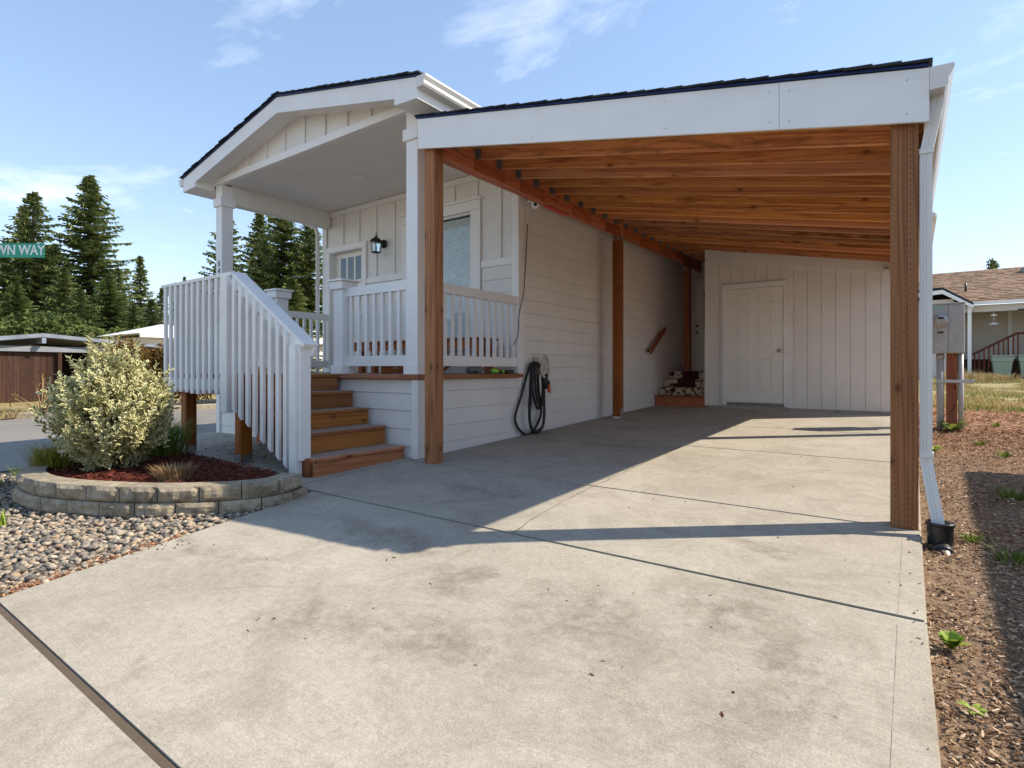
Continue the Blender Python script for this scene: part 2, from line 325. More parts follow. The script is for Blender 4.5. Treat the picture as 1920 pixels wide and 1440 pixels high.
def bar(name, p0, p1, w, th, m, parent=None, up=(0, 0, 1), bev=.003):
    p0 = Vector(p0); p1 = Vector(p1); d = p1-p0; ln = d.length; x = d/ln
    u = Vector(up); y = u.cross(x)
    if y.length < 1e-4: u = Vector((0, 1, 0)); y = u.cross(x)
    y.normalize(); z = x.cross(y)
    M4 = Matrix((x, y, z)).transposed().to_4x4(); M4.translation = (p0+p1)/2
    return link(name, boxmesh(ln, w, th, bev, m), M4, parent)
def box(name, x0, x1, y0, y1, z0, z1, m, parent=None, bev=.003):
    dx, dy, dz = x1-x0, y1-y0, z1-z0; c = Vector(((x0+x1)/2, (y0+y1)/2, (z0+z1)/2))
    if dx >= dy and dx >= dz: M4 = Matrix.Identity(4); dims = (dx, dy, dz)
    elif dy >= dz: M4 = Matrix(((0, -1, 0), (1, 0, 0), (0, 0, 1))).to_4x4(); dims = (dy, dx, dz)
    else: M4 = Matrix(((0, 0, -1), (0, 1, 0), (1, 0, 0))).to_4x4(); dims = (dz, dy, dx)
    M4.translation = c
    return link(name, boxmesh(*dims, bev, m), M4, parent)
def mesh(name, vs, fs, m, parent=None, smooth=False, mats=None, fm=None, loc=None):
    me = bpy.data.meshes.new(name)
    if loc is not None: vs = [tuple(Vector(v)-Vector(loc)) for v in vs]
    me.from_pydata([tuple(v) for v in vs], [], fs)
    for q in (mats or [m]): me.materials.append(q)
    if fm: me.polygons.foreach_set('material_index', fm)
    if smooth: me.polygons.foreach_set('use_smooth', [True]*len(me.polygons))
    me.update()
    return link(name, me, Matrix.Translation(loc) if loc is not None else None, parent)
def fixn(o):
    bm = bmesh.new(); bm.from_mesh(o.data); bmesh.ops.recalc_face_normals(bm, faces=bm.faces); bm.to_mesh(o.data); bm.free(); return o
def prism(name, pts, vec, m, parent=None, bev=0):
    n = len(pts); v = Vector(vec); vs = [Vector(p) for p in pts]; vs = vs+[p+v for p in vs]
    fs = [tuple(range(n)), tuple(range(2*n-1, n-1, -1))]+[(i, i+n, (i+1) % n+n, (i+1) % n) for i in range(n)]
    c = sum(vs, Vector())/len(vs)
    return fixn(mesh(name, vs, fs, m, parent, loc=c))
def tube(name, pts, r, m, parent=None, n=8, r1=None, cap=True, smooth=True):
    pts = [Vector(p) for p in pts]; vs = []; fs = []; k = len(pts); ref = Vector((.13, .31, .94))
    for i, p in enumerate(pts):
        d = (pts[min(i+1, k-1)]-pts[max(i-1, 0)]).normalized()
        a = d.cross(ref); a = a if a.length > 1e-3 else d.cross(Vector((1, 0, 0))); a.normalize(); b = d.cross(a)
        rr = r+((r1 if r1 is not None else r)-r)*i/max(1, k-1)
        for j in range(n): vs.append(p+(a*math.cos(2*pi*j/n)+b*math.sin(2*pi*j/n))*rr)
    for i in range(k-1):
        for j in range(n): fs.append((i*n+j, i*n+(j+1) % n, (i+1)*n+(j+1) % n, (i+1)*n+j))
    if cap: fs += [tuple(range(n-1, -1, -1)), tuple(range((k-1)*n, k*n))]
    return mesh(name, vs, fs, m, parent, smooth, loc=pts[0])
def lathe(name, c, axis, prof, m, parent=None, n=16):
    a = Vector(axis).normalized(); u = a.orthogonal().normalized(); w = a.cross(u); c = Vector(c); vs = []; fs = []
    for (r, h) in prof:
        for j in range(n): vs.append(c+a*h+(u*math.cos(2*pi*j/n)+w*math.sin(2*pi*j/n))*max(r, 1e-4))
    for i in range(len(prof)-1):
        for j in range(n): fs.append((i*n+j, i*n+(j+1) % n, (i+1)*n+(j+1) % n, (i+1)*n+j))
    fs += [tuple(range(n)), tuple(range((len(prof)-1)*n, len(prof)*n))]
    o = fixn(mesh(name, vs, fs, m, parent, True, loc=c)); return o
def text(name, s, size, M4, m, parent=None, depth=.002, shear=0.0, bold=0.0):
    cu = bpy.data.curves.new(name, 'FONT'); cu.body = s; cu.size = size; cu.extrude = depth; cu.align_x = 'CENTER'; cu.align_y = 'CENTER'; cu.shear = shear; cu.offset = bold; cu.resolution_u = 3
    tmp = bpy.data.objects.new('tmp', cu); COL.objects.link(tmp); bpy.context.view_layer.update()
    me = bpy.data.meshes.new_from_object(tmp.evaluated_get(bpy.context.evaluated_depsgraph_get())); bpy.data.objects.remove(tmp)
    me.materials.clear(); me.materials.append(m); return link(name, me, M4, parent)
def spl(pts, n=10):
    P = [Vector(p) for p in pts]; out = []
    for i in range(len(P)-1):
        p0, p1, p2, p3 = P[max(0, i-1)], P[i], P[i+1], P[min(len(P)-1, i+2)]
        for k in range(n):
            t = k/n; out.append(.5*((2*p1)+(p2-p0)*t+(2*p0-5*p1+4*p2-p3)*t*t+(3*p1-p0-3*p2+p3)*t*t*t))
    return out+[P[-1]]
def smooth(a, b, x):
    t = max(0, min(1, (x-a)/(b-a))); return t*t*(3-2*t)
def slab(y): return .032*y
def roadz(y): return -.22+.015*y
def gz(x, y):
    z = .032*y if y < 12 else .384+.02*(min(y, 40)-12)
    if y < -8: z = -.256
    z -= .045
    if x < -4.5:
        k = smooth(-6.2, -9.2, x); far = roadz(max(-8, min(y, 60)))
        if x < -20.5: far += .06
        z = z*(1-k)+(far-.012)*k
    return z

# ---------------------------------------------------------------- ground, driveway, road
xs = [-260, -160, -110, -80, -60, -45, -35, -28, -24, -21, -19, -17, -15, -13, -11]+[-10+.5*i for i in range(33)]+[7, 8.5, 10, 13, 17, 22, 30, 45, 70, 110, 170, 260]
ys = [-120, -60, -30, -15, -8]+[-6+.75*i for i in range(36)]+[22, 24, 26, 28, 30, 33, 37, 42, 50, 65, 90, 130, 200, 300]
vs = [(x, y, gz(x, y)+(.015*noise.noise((x*1.3, y*1.3, 0)) if x > .2 else 0)) for y in ys for x in xs]; nx = len(xs)
fs = [(j*nx+i, j*nx+i+1, (j+1)*nx+i+1, (j+1)*nx+i) for j in range(len(ys)-1) for i in range(nx-1)]
tag(mesh('ground', vs, fs, m_ground, smooth=True), kind='structure')
# road sheet
ry = [-60, -30, -8, 0, 4, 8, 12, 20, 35, 60]
def farkerb(y): return -19.6+.30*max(-10, min(y, 30))
vs = []; fs = []
for y in ry: vs += [(-9.3, y, roadz(max(-8, y))+.0), (farkerb(y), y, roadz(max(-8, y))+.0)]
fs = [(2*i, 2*i+2, 2*i+3, 2*i+1) for i in range(len(ry)-1)]
tag(fixn(mesh('road', vs, fs, m_asph)), kind='structure')
kr = tag(link('kerb', None, Matrix.Translation((-17, 6, 0))), kind='structure')
for i in range(26):   # low stone edging across the road
    y0 = -1+i*.8; y1 = y0+.77; x0, x1 = farkerb(y0), farkerb(y1)
    bar('kerb_stone', (x0-.1, y0, roadz(y0)+.05), (x1-.1, y1, roadz(y1)+.05), .22, .2, m_block, kr, bev=.02)
# driveway panels
drv = tag(link('driveway', None, Matrix.Translation((-2, 4, 0))), kind='structure')
def panel(pts, parent=drv, th=.16, name='concrete_panel', m=m_conc, dz=0.0, bev=.008):
    bm = bmesh.new(); top = [bm.verts.new((x, y, slab(y)+dz)) for x, y in pts]; bot = [bm.verts.new((x, y, slab(y)+dz-th)) for x, y in pts]
    n = len(pts); tf = bm.faces.new(top); bm.faces.new(bot[::-1])
    for i in range(n): bm.faces.new((top[i], bot[i], bot[(i+1) % n], top[(i+1) % n]))
    bmesh.ops.recalc_face_normals(bm, faces=bm.faces)
    ed = list(tf.edges); bmesh.ops.bevel(bm, geom=ed, offset=bev, segments=2, affect='EDGES')
    me = bpy.data.meshes.new('panel'); bm.to_mesh(me); bm.free(); me.materials.append(m); return link(name, me, None, parent)
J = .005
panel([(-3.2, -5), (.09, -5), (.078, .662), (-3.455, .662)])
panel([(-3.46, .678), (.078, .678), (.045, 2.75-J), (-4.02, 2.75-J), (-3.87, 2.3), (-3.72, 1.7), (-3.6, 1.2)])
panel([(-4.30, 2.75+J), (.045, 2.75+J), (.04, 4.1-J), (-4.30, 4.1-J)])
panel([(-4.30, 4.1+J), (.04, 4.1+J), (.04, 6.42-J), (-4.30, 6.42-J)])
panel([(-4.30, 6.42+J), (.04, 6.42+J), (.04, 8.45-J), (-4.30, 8.45-J)])
panel([(-4.30, 8.45+J), (.04, 8.45+J), (.04, 13.0), (-4.30, 13.0)])
fixn(mesh('joint_filler', [(-3.44, .655, slab(.655)-.006), (.05, .655, slab(.655)-.006), (.05, .685, slab(.685)-.006), (-3.44, .685, slab(.685)-.006)], [(0, 1, 2, 3)], m_joint, drv))
fixn(mesh('joint_filler', [(-3.47, .6, slab(.6)-.008), (.03, .6, slab(.6)-.008), (.03, 12.9, slab(12.9)-.008), (-4.28, 12.9, slab(12.9)-.008), (-4.28, 2.8, slab(2.8)-.008), (-3.97, 2.7, slab(2.7)-.008), (-3.6, 1.3, slab(1.3)-.008)], [(0, 1, 2, 3, 4, 5, 6)], m_joint, drv))
def strip(name, pts, w, m, parent, jit=.008, dz=.0015):
    P = []
    for i in range(len(pts)-1):
        a, b = Vector(pts[i]), Vector(pts[i+1]); k = max(2, int((b-a).length/.06))
        for q in range(k): P.append(a.lerp(b, q/k)+Vector((R.uniform(-jit, jit), R.uniform(-jit, jit))))
    vs = []; fs = []
    for i, p in enumerate(P):
        d = (P[min(i+1, len(P)-1)]-P[max(0, i-1)]); d.normalize(); nrm = Vector((-d.y, d.x))*w*R.uniform(.4, 1.3)/2
        for q in (p+nrm, p-nrm): vs.append((q.x, q.y, slab(q.y)+dz))
    fs = [(2*i, 2*i+1, 2*i+3, 2*i+2) for i in range(len(P)-1)]
    return fixn(mesh(name, vs, fs, m, parent))
strip('crack', [(-1.99, 2.77), (-2.09, 3.4), (-2.13, 4.08), (-2.15, 5.2), (-2.18, 6.42)], .008, m_joint, drv, .012)
strip('hairline_crack', [(-2.75, 1.28), (-2.5, 1.48), (-2.25, 1.62), (-2.1, 1.85), (-2.02, 2.2), (-1.99, 2.73)], .0018, m_hair, drv, .012)
strip('hairline_crack', [(-2.13, 1.75), (-2.0, 1.78)], .0015, m_hair, drv)
strip('tooled_edge_line', [(-.045, .8), (-.05, 2.73)], .0014, m_hair, drv, 0)
strip('tooled_edge_line', [(-.05, 2.77), (-.05, 3.95)], .0014, m_hair, drv, 0)
# walkway slab below the stair
wlk = tag(link('walkway', None, Matrix.Translation((-6.5, 3.4, 0))), kind='structure')
panel([(-4.32, 2.72), (-4.32, 4.55), (-8.75, 4.55), (-8.75, 3.3), (-7.6, 2.95), (-6.6, 2.78), (-5.2, 2.66)], wlk, .2)

# ---------------------------------------------------------------- lap siding helper
def lapboard(name, p, ln, normal, h, m, parent):
    """p: start of the board's bottom edge on the wall plane, board runs along normal x up reversed."""
    key = ('lap', round(ln, 3), round(h, 3), m.name)
    if key not in CACHE:
        a = ln/2; hh = h-.0025
        prof = [(0, 0), (.018, 0), (.018, .002), (.008, hh), (0, hh)]
        vs = [(-a, y, z) for y, z in prof]+[(a, y, z) for y, z in prof]; n = 5
        fs = [tuple(range(n-1, -1, -1)), tuple(range(n, 2*n))]+[(i, (i+1) % n, (i+1) % n+n, i+n) for i in range(n)]
        me = bpy.data.meshes.new('lap_board'); me.from_pydata(vs, [], fs)
        bm = bmesh.new(); bm.from_mesh(me); bmesh.ops.recalc_face_normals(bm, faces=bm.faces); bm.to_mesh(me); bm.free()
        me.materials.append(m); CACHE[key] = me
    y = Vector(normal); z = Vector((0, 0, 1)); x = y.cross(z)
    M4 = Matrix((x, y, z)).transposed().to_4x4(); M4.translation = Vector(p)+x*(-ln/2)*(-1 if False else 1)
    return link(name, CACHE[key], M4, parent)
def laprun(parent, fixed, a0, a1, face, courses, top, m=m_siding, name='siding_board', split=True):
    """courses: list of bottom z; face '+x' -> wall plane x=fixed, boards along y in [a0,a1]; '-y' -> plane y=fixed."""
    for i, z in enumerate(courses):
        h = (courses[i+1] if i+1 < len(courses) else top)-z
        segs = [(a0, a1)]
        if split and a1-a0 > 2.4:
            c = a0+(a1-a0)*R.uniform(.25, .75); segs = [(a0, c-.0012), (c+.0012, a1)]
        for s0, s1 in segs:
            ln = s1-s0; c = (s0+s1)/2
            nrm = (1, 0, 0) if face == '+x' else (0, -1, 0)
            x = Vector(nrm).cross(Vector((0, 0, 1)))
            p = Vector((fixed, c, z)) if face == '+x' else Vector((c, fixed, z))
            lapboard(name, p+x*ln/2, ln, nrm, h-.001, m, parent)

# ---------------------------------------------------------------- the house
H = thing('house', 'light grey manufactured home with gabled front porch and white columns', 'house', (-6.5, 8, 0))
box('wall', -8.58, -4.34, 6.32, 17, -.3, 3.86, m_siding, H, 0)
SC = [.08, .27, .458, .645, .85, .94]+[1.123+.187*k for k in range(14)]
laprun(H, -4.33, 6.24, 12.78, '+x', SC, 3.75)
box('corner_board', -4.335, -4.308, 6.13, 6.238, .1, 3.80, m_trim, H)
box('corner_board', -4.42, -4.3095, 6.108, 6.1285, 1.04, 3.80, m_trim, H)
box('corner_board', -8.64, -8.53, 6.108, 6.1285, 1.04, 3.80, m_trim, H)
box('corner_board', -8.64, -8.612, 6.13, 6.30, .0, 3.80, m_trim, H)
# front wall sheathing around the openings (y 6.14 .. 6.32)
def sheath(x0, x1, z0, z1): box('wall_panel', x0, x1, 6.14, 6.319, z0, z1, m_siding, H, 0)
sheath(-8.61, -8.43, .5, 3.86); sheath(-8.43, -7.53, 3.16, 3.86); sheath(-7.53, -6.40, .5, 3.86)
sheath(-6.40, -5.14, .5, 1.49); sheath(-6.40, -5.14, 3.37, 3.86); sheath(-5.14, -4.335, .5, 3.86); sheath(-8.43, -7.53, .5, 1.03)
FC = [1.04, 1.22, 1.407, 1.594, 1.781, 1.968, 2.155, 2.342]
laprun(H, 6.14, -7.42, -6.58, '-y', FC, 2.53, split=False)
laprun(H, 6.14, -4.955, -4.425, '-y', FC, 2.53, split=False)
laprun(H, 6.14, -6.58, -4.957, '-y', [1.04, 1.2], 1.37, split=False)
box('belt_trim', -7.44, -6.57, 6.112, 6.139, 2.53, 2.63, m_trim, H); box('belt_trim', -4.965, -4.422, 6.112, 6.139, 2.53, 2.63, m_trim, H)
box('frieze_trim', -8.528, -4.422, 6.112, 6.139, 3.80, 3.887, m_trim, H)
for x in (-8.082, -7.651, -7.215, -6.776, -6.34, -5.92, -5.491, -5.053, -4.633):
    z0 = 2.632
    if -8.55 < x < -7.43: z0 = 3.262
    if -6.6 < x < -4.95: z0 = 3.56
    box('batten', x-.026, x+.026, 6.118, 6.139, z0, 3.798, m_siding, H)
# front door
fd = box('front_door', -8.42, -7.54, 6.235, 6.275, 1.05, 3.15, m_doorp, H)
for x in (-8.19, -7.985, -7.78): box('pane', x-.075, x+.075, 6.228, 6.234, 2.66, 3.06, m_glassdark, fd, 0)
for x in (-8.285, -8.0875, -7.8825, -7.685): box('muntin', x-.022, x+.022, 6.222, 6.2345, 2.62, 3.10, m_doorp, fd)
for z in (2.635, 3.085): box('muntin', -8.262, -7.708, 6.2215, 6.234, z-.022, z+.022, m_doorp, fd)
for x in (-8.2, -7.78): box('door_panel', x-.15, x+.15, 6.225, 6.2345, 1.2, 2.45, m_doorp, fd)
lathe('knob', (-7.64, 6.2, 2.0), (0, -1, 0), [(.02, -.03), (.014, 0), (.03, .02), (.03, .045), (.012, .055)], m_brass, fd)
box('door_trim', -8.522, -8.432, 6.10, 6.137, 1.04, 3.16, m_trim, H); box('door_trim', -7.528, -7.44, 6.10, 6.137, 1.04, 3.16, m_trim, H)
box('door_trim', -8.522, -7.44, 6.099, 6.137, 3.162, 3.255, m_trim, H)
box('door_jamb', -8.431, -8.422, 6.105, 6.234, 1.04, 3.158, m_trim, H, 0); box('door_jamb', -7.538, -7.529, 6.105, 6.234, 1.04, 3.158, m_trim, H, 0)
box('door_jamb', -8.421, -7.539, 6.105, 6.234, 3.152, 3.1595, m_trim, H, 0)
# big porch window
wn = box('window', -6.56, -6.385, 6.098, 6.138, 1.38, 3.37, m_trim, H)
box('window_trim', -5.15, -4.97, 6.098, 6.138, 1.38, 3.37, m_trim, wn); box('window_trim', -6.56, -4.97, 6.096, 6.138, 3.372, 3.51, m_trim, wn)
box('window_crown', -6.585, -4.945, 6.078, 6.138, 3.512, 3.55, m_trim, wn); box('window_sill', -6.6, -4.93, 6.08, 6.138, 1.38, 1.47, m_trim, wn)
box('sash_frame', -6.384, -6.34, 6.15, 6.20, 1.49, 3.37, m_trim, wn); box('sash_frame', -5.195, -5.151, 6.15, 6.20, 1.49, 3.37, m_trim, wn)
box('sash_frame', -6.34, -5.195, 6.152, 6.202, 2.24, 2.30, m_trim, wn); box('sash_frame', -6.34, -5.195, 6.152, 6.202, 3.345, 3.37, m_trim, wn)
for z0_, z1_ in ((2.30, 3.345), (1.49, 2.24)): mesh('pane', [(-6.34, 6.176, z0_), (-5.195, 6.176, z0_), (-5.195, 6.176, z1_), (-6.34, 6.176, z1_)], [(0, 1, 2, 3)], m_pane, wn)
vs = []; fs = []
for i in range(78):
    z = 1.5+i*.0235; k = len(vs); vs += [(-6.35, 6.228, z), (-5.16, 6.228, z), (-5.16, 6.238, z+.0222), (-6.35, 6.238, z+.0222)]; fs.append((k, k+1, k+2, k+3))
mesh('blind', vs, fs, m_blind, wn)
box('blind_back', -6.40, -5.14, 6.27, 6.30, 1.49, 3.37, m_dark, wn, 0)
# porch deck, skirt, ceiling
for i in range(13):
    y0 = 4.215+i*.147; bar('deck_board', (-8.6, y0+.07, 1.018), (-4.262, y0+.07, 1.018), .141, .034, m_step, H)
box('deck_edge_board', -8.6, -4.255, 4.178, 4.212, .985, 1.036, m_step, H); box('deck_edge_board', -4.258, -4.225, 4.214, 6.105, .988, 1.034, m_step, H)
box('underdeck_dark_fill', -8.57, -4.33, 4.26, 6.13, .1, .98, m_dark, H, 0)  # one solid near-black block filling the space under the deck, no separate joists
KC = [.06, .255, .44, .643, .832]
laprun(H, 4.255, -8.52, -4.385, '-y', KC, .982); laprun(H, -4.325, 4.33, 6.125, '+x', SC[:5], .984, split=False)
box('corner_board', -4.38, -4.285, 4.205, 4.254, .12, .982, m_white, H); box('corner_board', -4.327, -4.284, 4.256, 4.328, .12, .982, m_white, H)
box('corner_board', -8.62, -8.525, 4.215, 4.254, .02, .982, m_white, H)
box('porch_ceiling', -8.56, -4.345, 4.24, 6.11, 3.89, 3.91, m_ceil, H, 0)
lathe('recessed_light', (-6.54, 5.25, 3.889), (0, 0, -1), [(.105, 0), (.11, .006), (.095, .014), (.07, .006), (.065, .003)], m_white, H, 20)
box('porch_beam', -8.57, -8.40, 4.345, 6.109, 3.61, 3.888, m_ceil, H); box('porch_beam', -4.445, -4.275, 4.345, 6.104, 3.61, 3.888, m_ceil, H)
box('porch_beam', -8.62, -4.27, 4.165, 4.238, 3.87, 3.965, m_trim, H)
# columns and newels
def column(x0, y0, z0, z1, label=None, w=.172, cap=True):
    c = box('column', x0, x0+w, y0, y0+w, z0, z1, m_white, H)
    return c
for x0 in (-8.575, -4.442):
    c = column(x0, 4.19, 1.037, 3.868)
    box('column_cap', x0-.028, x0+.2, 4.162, 4.39, 3.55, 3.675, m_white, c); box('column_base', x0-.022, x0+.194, 4.168, 4.384, 1.038, 1.145, m_white, c)
    if x0 < -8:
        for s, z in (('5', 2.684), ('4', 2.572)):
            text('house_number', s, .115, Matrix.Translation((-8.487, 4.186, z)) @ Matrix.Rotation(pi/2, 4, 'X'), m_black, c, .003, .25)
for x0 in (-5.722, -7.12):
    nw = column(x0, 4.20, 1.037, 2.06); nw.name = 'newel_post'; WM[nw.name] = nw.matrix_basis.copy()
    box('newel_cap', x0-.03, x0+.202, 4.17, 4.402, 2.06, 2.155, m_white, nw)
    cx, cy = x0+.086, 4.286
    fixn(mesh('newel_cap', [(cx-.14, cy-.14, 2.157), (cx+.14, cy-.14, 2.157), (cx+.14, cy+.14, 2.157), (cx-.14, cy+.14, 2.157), (cx-.14, cy-.14, 2.178), (cx+.14, cy-.14, 2.178), (cx+.14, cy+.14, 2.178), (cx-.14, cy+.14, 2.178), (cx, cy, 2.205)],
         [(0, 1, 2, 3), (0, 1, 5, 4), (1, 2, 6, 5), (2, 3, 7, 6), (3, 0, 4, 7), (4, 5, 8), (5, 6, 8), (6, 7, 8), (7, 4, 8)], m_white, nw))
    box('newel_base', x0-.024, x0+.196, 4.176, 4.396, 1.038, 1.145, m_white, nw)
def railing(p0, p1, n, m=m_white, zt=2.078, zb=1.25):
    p0 = Vector(p0); p1 = Vector(p1); up = Vector((0, 0, 1)); r = bar('railing', p0+up*(zt-.055), p1+up*(zt-.055), .05, .11, m, H)
    bar('bottom_rail', p0+up*(zb-.06), p1+up*(zb-.06), .05, .12, m, r)
    for i in range(n):
        q = p0.lerp(p1, (i+.5)/n); bar('baluster', q+up*(zb+.001), q+up*(zt-.111), .042, .042, m, r, up=(0, 1, 0))
railing((-5.55, 4.285, 0), (-4.443, 4.285, 0), 8); railing((-4.355, 4.363, 0), (-4.355, 6.106, 0), 13)
railing((-8.402, 4.285, 0), (-7.121, 4.285, 0), 9); railing((-8.485, 4.363, 0), (-8.485, 6.106, 0), 13)
# gable wall, roof
RX, RZ, KS = -6.465, 4.508, .205
def rz(x): return RZ-KS*abs(x-RX)
prism('gable_wall', [(-8.58, 4.20, 3.93), (-4.32, 4.20, 3.93), (-4.32, 4.20, rz(-4.32)-.13), (RX, 4.20, RZ-.13), (-8.58, 4.20, rz(-8.58)-.13)], (0, .03, 0), m_siding, H)
for x in (-8.07, -7.65, -7.2, -6.75, -6.31, -5.885, -5.455, -5.03):
    box('batten', x-.024, x+.024, 4.178, 4.199, 3.966, rz(x)-.135, m_siding, H)
for sx in (-1, 1):   # raking trim, soffit, fascia, end return
    xe = -9.0 if sx < 0 else -3.985; xw = -8.62 if sx < 0 else -4.315
    prism('rake_soffit', [(RX, 3.945, RZ-.145), (xw, 3.945, rz(xw)-.145), (xw, 3.945, rz(xw)-.13), (RX, 3.945, RZ-.13)], (0, .254, 0), m_trim, H)
    prism('rake_fascia', [(RX, 3.905, RZ-.005), (xe, 3.905, rz(xe)-.005), (xe, 3.905, 3.785), (xw, 3.905, 3.80), (xw, 3.905, rz(xw)-.20), (RX, 3.905, RZ-.20)], (0, .038, 0), m_white, H)
    prism('eave_soffit', [(xe+(.02 if sx < 0 else -.02), 3.945, 3.79), (xw-(.0 if sx < 0 else 0), 3.945, 3.803), (xw, 3.945, 3.815), (xe+(.02 if sx < 0 else -.02), 3.945, 3.80)], (0, 13, 0), m_trim, H)
    box('eave_return', min(xw, xw+sx*.012), max(xw, xw+sx*.012), 3.944, 4.2, 3.80, rz(xw)-.131, m_trim, H, 0)
    xo = xe+(.0 if sx < 0 else 0)
    box('eave_fascia', min(xo, xo-sx*.02), max(xo, xo-sx*.02), 3.944, 17, 3.785, rz(xo)-.006, m_white, H, 0)
    g = [(0, 0), (.085, 0), (.10, .02), (.10, .05), (.125, .085), (.125, .105), (.115, .105), (.11, .09), (.088, .055), (.088, .02), (.075, .008), (.012, .008), (.012, .11), (0, .11)]
    prism('gutter', [(xe+sx*(.001+a), 3.90, 3.885+b) for a, b in g], (0, 13, 0), m_gutter, H)
    prism('gutter_end_cap', [(xe+sx*(.001+a), 3.899, 3.885+b) for a, b in [(0, 0), (.085, 0), (.10, .02), (.10, .05), (.125, .085), (.125, .105), (0, .11)]], (0, -.004, 0), m_gutter, H)
    rf = prism('roof', [(RX, 3.89, RZ), (xe+sx*.02, 3.89, rz(xe)-.004), (xe+sx*.02, 3.89, rz(xe)+.016), (RX, 3.89, RZ+.02)], (0, 13.2, 0), m_drip, H)
    bm = bmesh.new()
    n = 19; span = abs(xe+sx*.02-RX)
    for i in range(n):
        t0 = i/n; t1 = (i+1)/n+.012
        xa = RX+sx*span*t0; xb = RX+sx*span*t1; za = RZ-KS*span*t0+.021; zb = RZ-KS*span*t1+.026
        yf = 3.872+R.uniform(-.012, .006); k = [bm.verts.new(p) for p in ((xa, yf, za), (xb, yf, zb), (xb, yf, zb+.016), (xa, yf, za+.01), (xa, 17.2, za), (xb, 17.2, zb), (xb, 17.2, zb+.016), (xa, 17.2, za+.01))]
        for f in ((0, 1, 2, 3), (4, 5, 6, 7), (0, 1, 5, 4), (1, 2, 6, 5), (2, 3, 7, 6), (3, 0, 4, 7)): bm.faces.new([k[q] for q in f])
    bmesh.ops.recalc_face_normals(bm, faces=bm.faces); me = bpy.data.meshes.new('shingles'); bm.to_mesh(me); bm.free(); me.materials.append(m_shingle)
    tag(link('shingles', me, None, rf), kind='stuff')
for i in range(30): bar('ridge_cap', (RX, 3.87+i*.22, RZ+.035), (RX, 4.11+i*.22, RZ+.037), .16, .012, m_shingle, rf)
# downspout at the left porch corner
tube('downspout', [(-9.06, 5.9, 3.88), (-9.04, 5.95, 3.78), (-8.75, 6.02, 3.66), (-8.70, 6.05, 3.56), (-8.70, 6.05, .1)], .035, m_gutter, H, 8)
# rear wing with the back door in the alcove
box('rear_wing', -4.329, -.05, 12.86, 17, .2, 3.84, m_siding, H, 0)
box('wing_eave', -4.3, .24, 12.45, 17.2, 3.842, 3.90, m_white, H); box('wing_gutter', .242, .345, 12.44, 17.2, 3.80, 3.91, m_gutter, H, .02)
laprun(H, 12.859, -4.31, -4.16, '-y', SC[5:], 3.75, split=False)
laprun(H, 12.859, -4.158, -3.25, '-y', [3.16, 3.35, 3.54], 3.75, split=False)
bd = box('back_door', -4.07, -3.2, 12.80, 12.845, 1.06, 3.05, m_doorp, H)
box('door_trim', -4.155, -4.072, 12.79, 12.85, 1.05, 3.15, m_trim, H); box('door_trim', -4.071, -3.2, 12.79, 12.85, 3.052, 3.15, m_trim, H)
box('pane', -3.86, -3.4, 12.79, 12.799, 2.0, 2.9, m_glassdark, bd)
for z in (1.94, 2.09): lathe('knob', (-4.0, 12.795, z), (0, -1, 0), [(.02, 0), (.014, .02), (.03, .04), (.03, .06), (.01, .07)], m_brass, bd, 10)
box('alcove_floor', -4.31, -3.29, 11.95, 12.79, .4, 1.045, m_beam, H, 0)

# ---------------------------------------------------------------- carport
C = thing('carport', 'open carport with orange brown joists, wooden posts and white fascia', 'carport', (-2, 8, 0))
def jb(x, y): return 3.43-.193*(x+3.93)+.012*(y-4.8)
def post(x0, y0, z1, m, w=.14, base=False):
    p = box('post', x0, x0+w, y0, y0+w, slab(y0)+(.03 if base else -.005), z1, m, C, .006)
    if base:
        z = slab(y0); box('post_base', x0+.01, x0+w-.01, y0+.01, y0+w-.01, z-.01, z+.029, m_wplastic, p); box('post_base', x0+w+.0005, x0+w+.004, y0+.02, y0+w-.02, z-.01, z+.17, m_galv, p)
        box('post_cap', x0-.004, x0-.0005, y0+.02, y0+w-.02, z1-.09, z1+.08, m_galv, p); box('post_cap', x0+w+.0005, x0+w+.004, y0+.02, y0+w-.02, z1-.09, z1+.10, m_galv, p)
        box('post_cap', x0+.015, x0+.055, y0-.004, y0-.0005, z1-.07, z1-.002, m_galv, p); box('post_cap', x0+.085, x0+.125, y0-.004, y0-.0005, z1-.07, z1-.002, m_galv, p)
    return p
post(-.113, 4.09, 2.60, m_post); post(-4.07, 4.09, 3.36, m_post)
post(-4.10, 8.55, 3.325, m_postb, base=True); post(-4.07, 12.0, 3.36, m_postb, base=True); post(-.113, 8.55, 2.62, m_post)
for a, b in ((4.10, 6.2), (6.204, 8.62), (8.624, 11.0), (11.004, 12.84)):
    bm_ = bar('beam', (-4.0, a, 3.41+.012*(a-4.8)), (-4.0, b, 3.41+.012*(b-4.8)), .14, .235, m_beam, C, bev=.005)
    for q in (.3, .72):
        y = a+(b-a)*q; bar('splice_plate', (-3.925, y, 3.36), (-3.925, y+.55, 3.37), .008, .15, m_beam, bm_)
bar('ledger', (-4.02, 4.10, 3.576), (-4.02, 12.84, 3.68), .05, .09, m_beam, C)
bar('beam', (-.043, 4.235, 2.70), (-.043, 12.84, 2.80), .14, .2, m_beam, C, bev=.005)
box('red_tape', -4.075, -3.995, 6.35, 6.9, 3.302, 3.3065, m_red, C, 0)
k = 0; y = 4.40
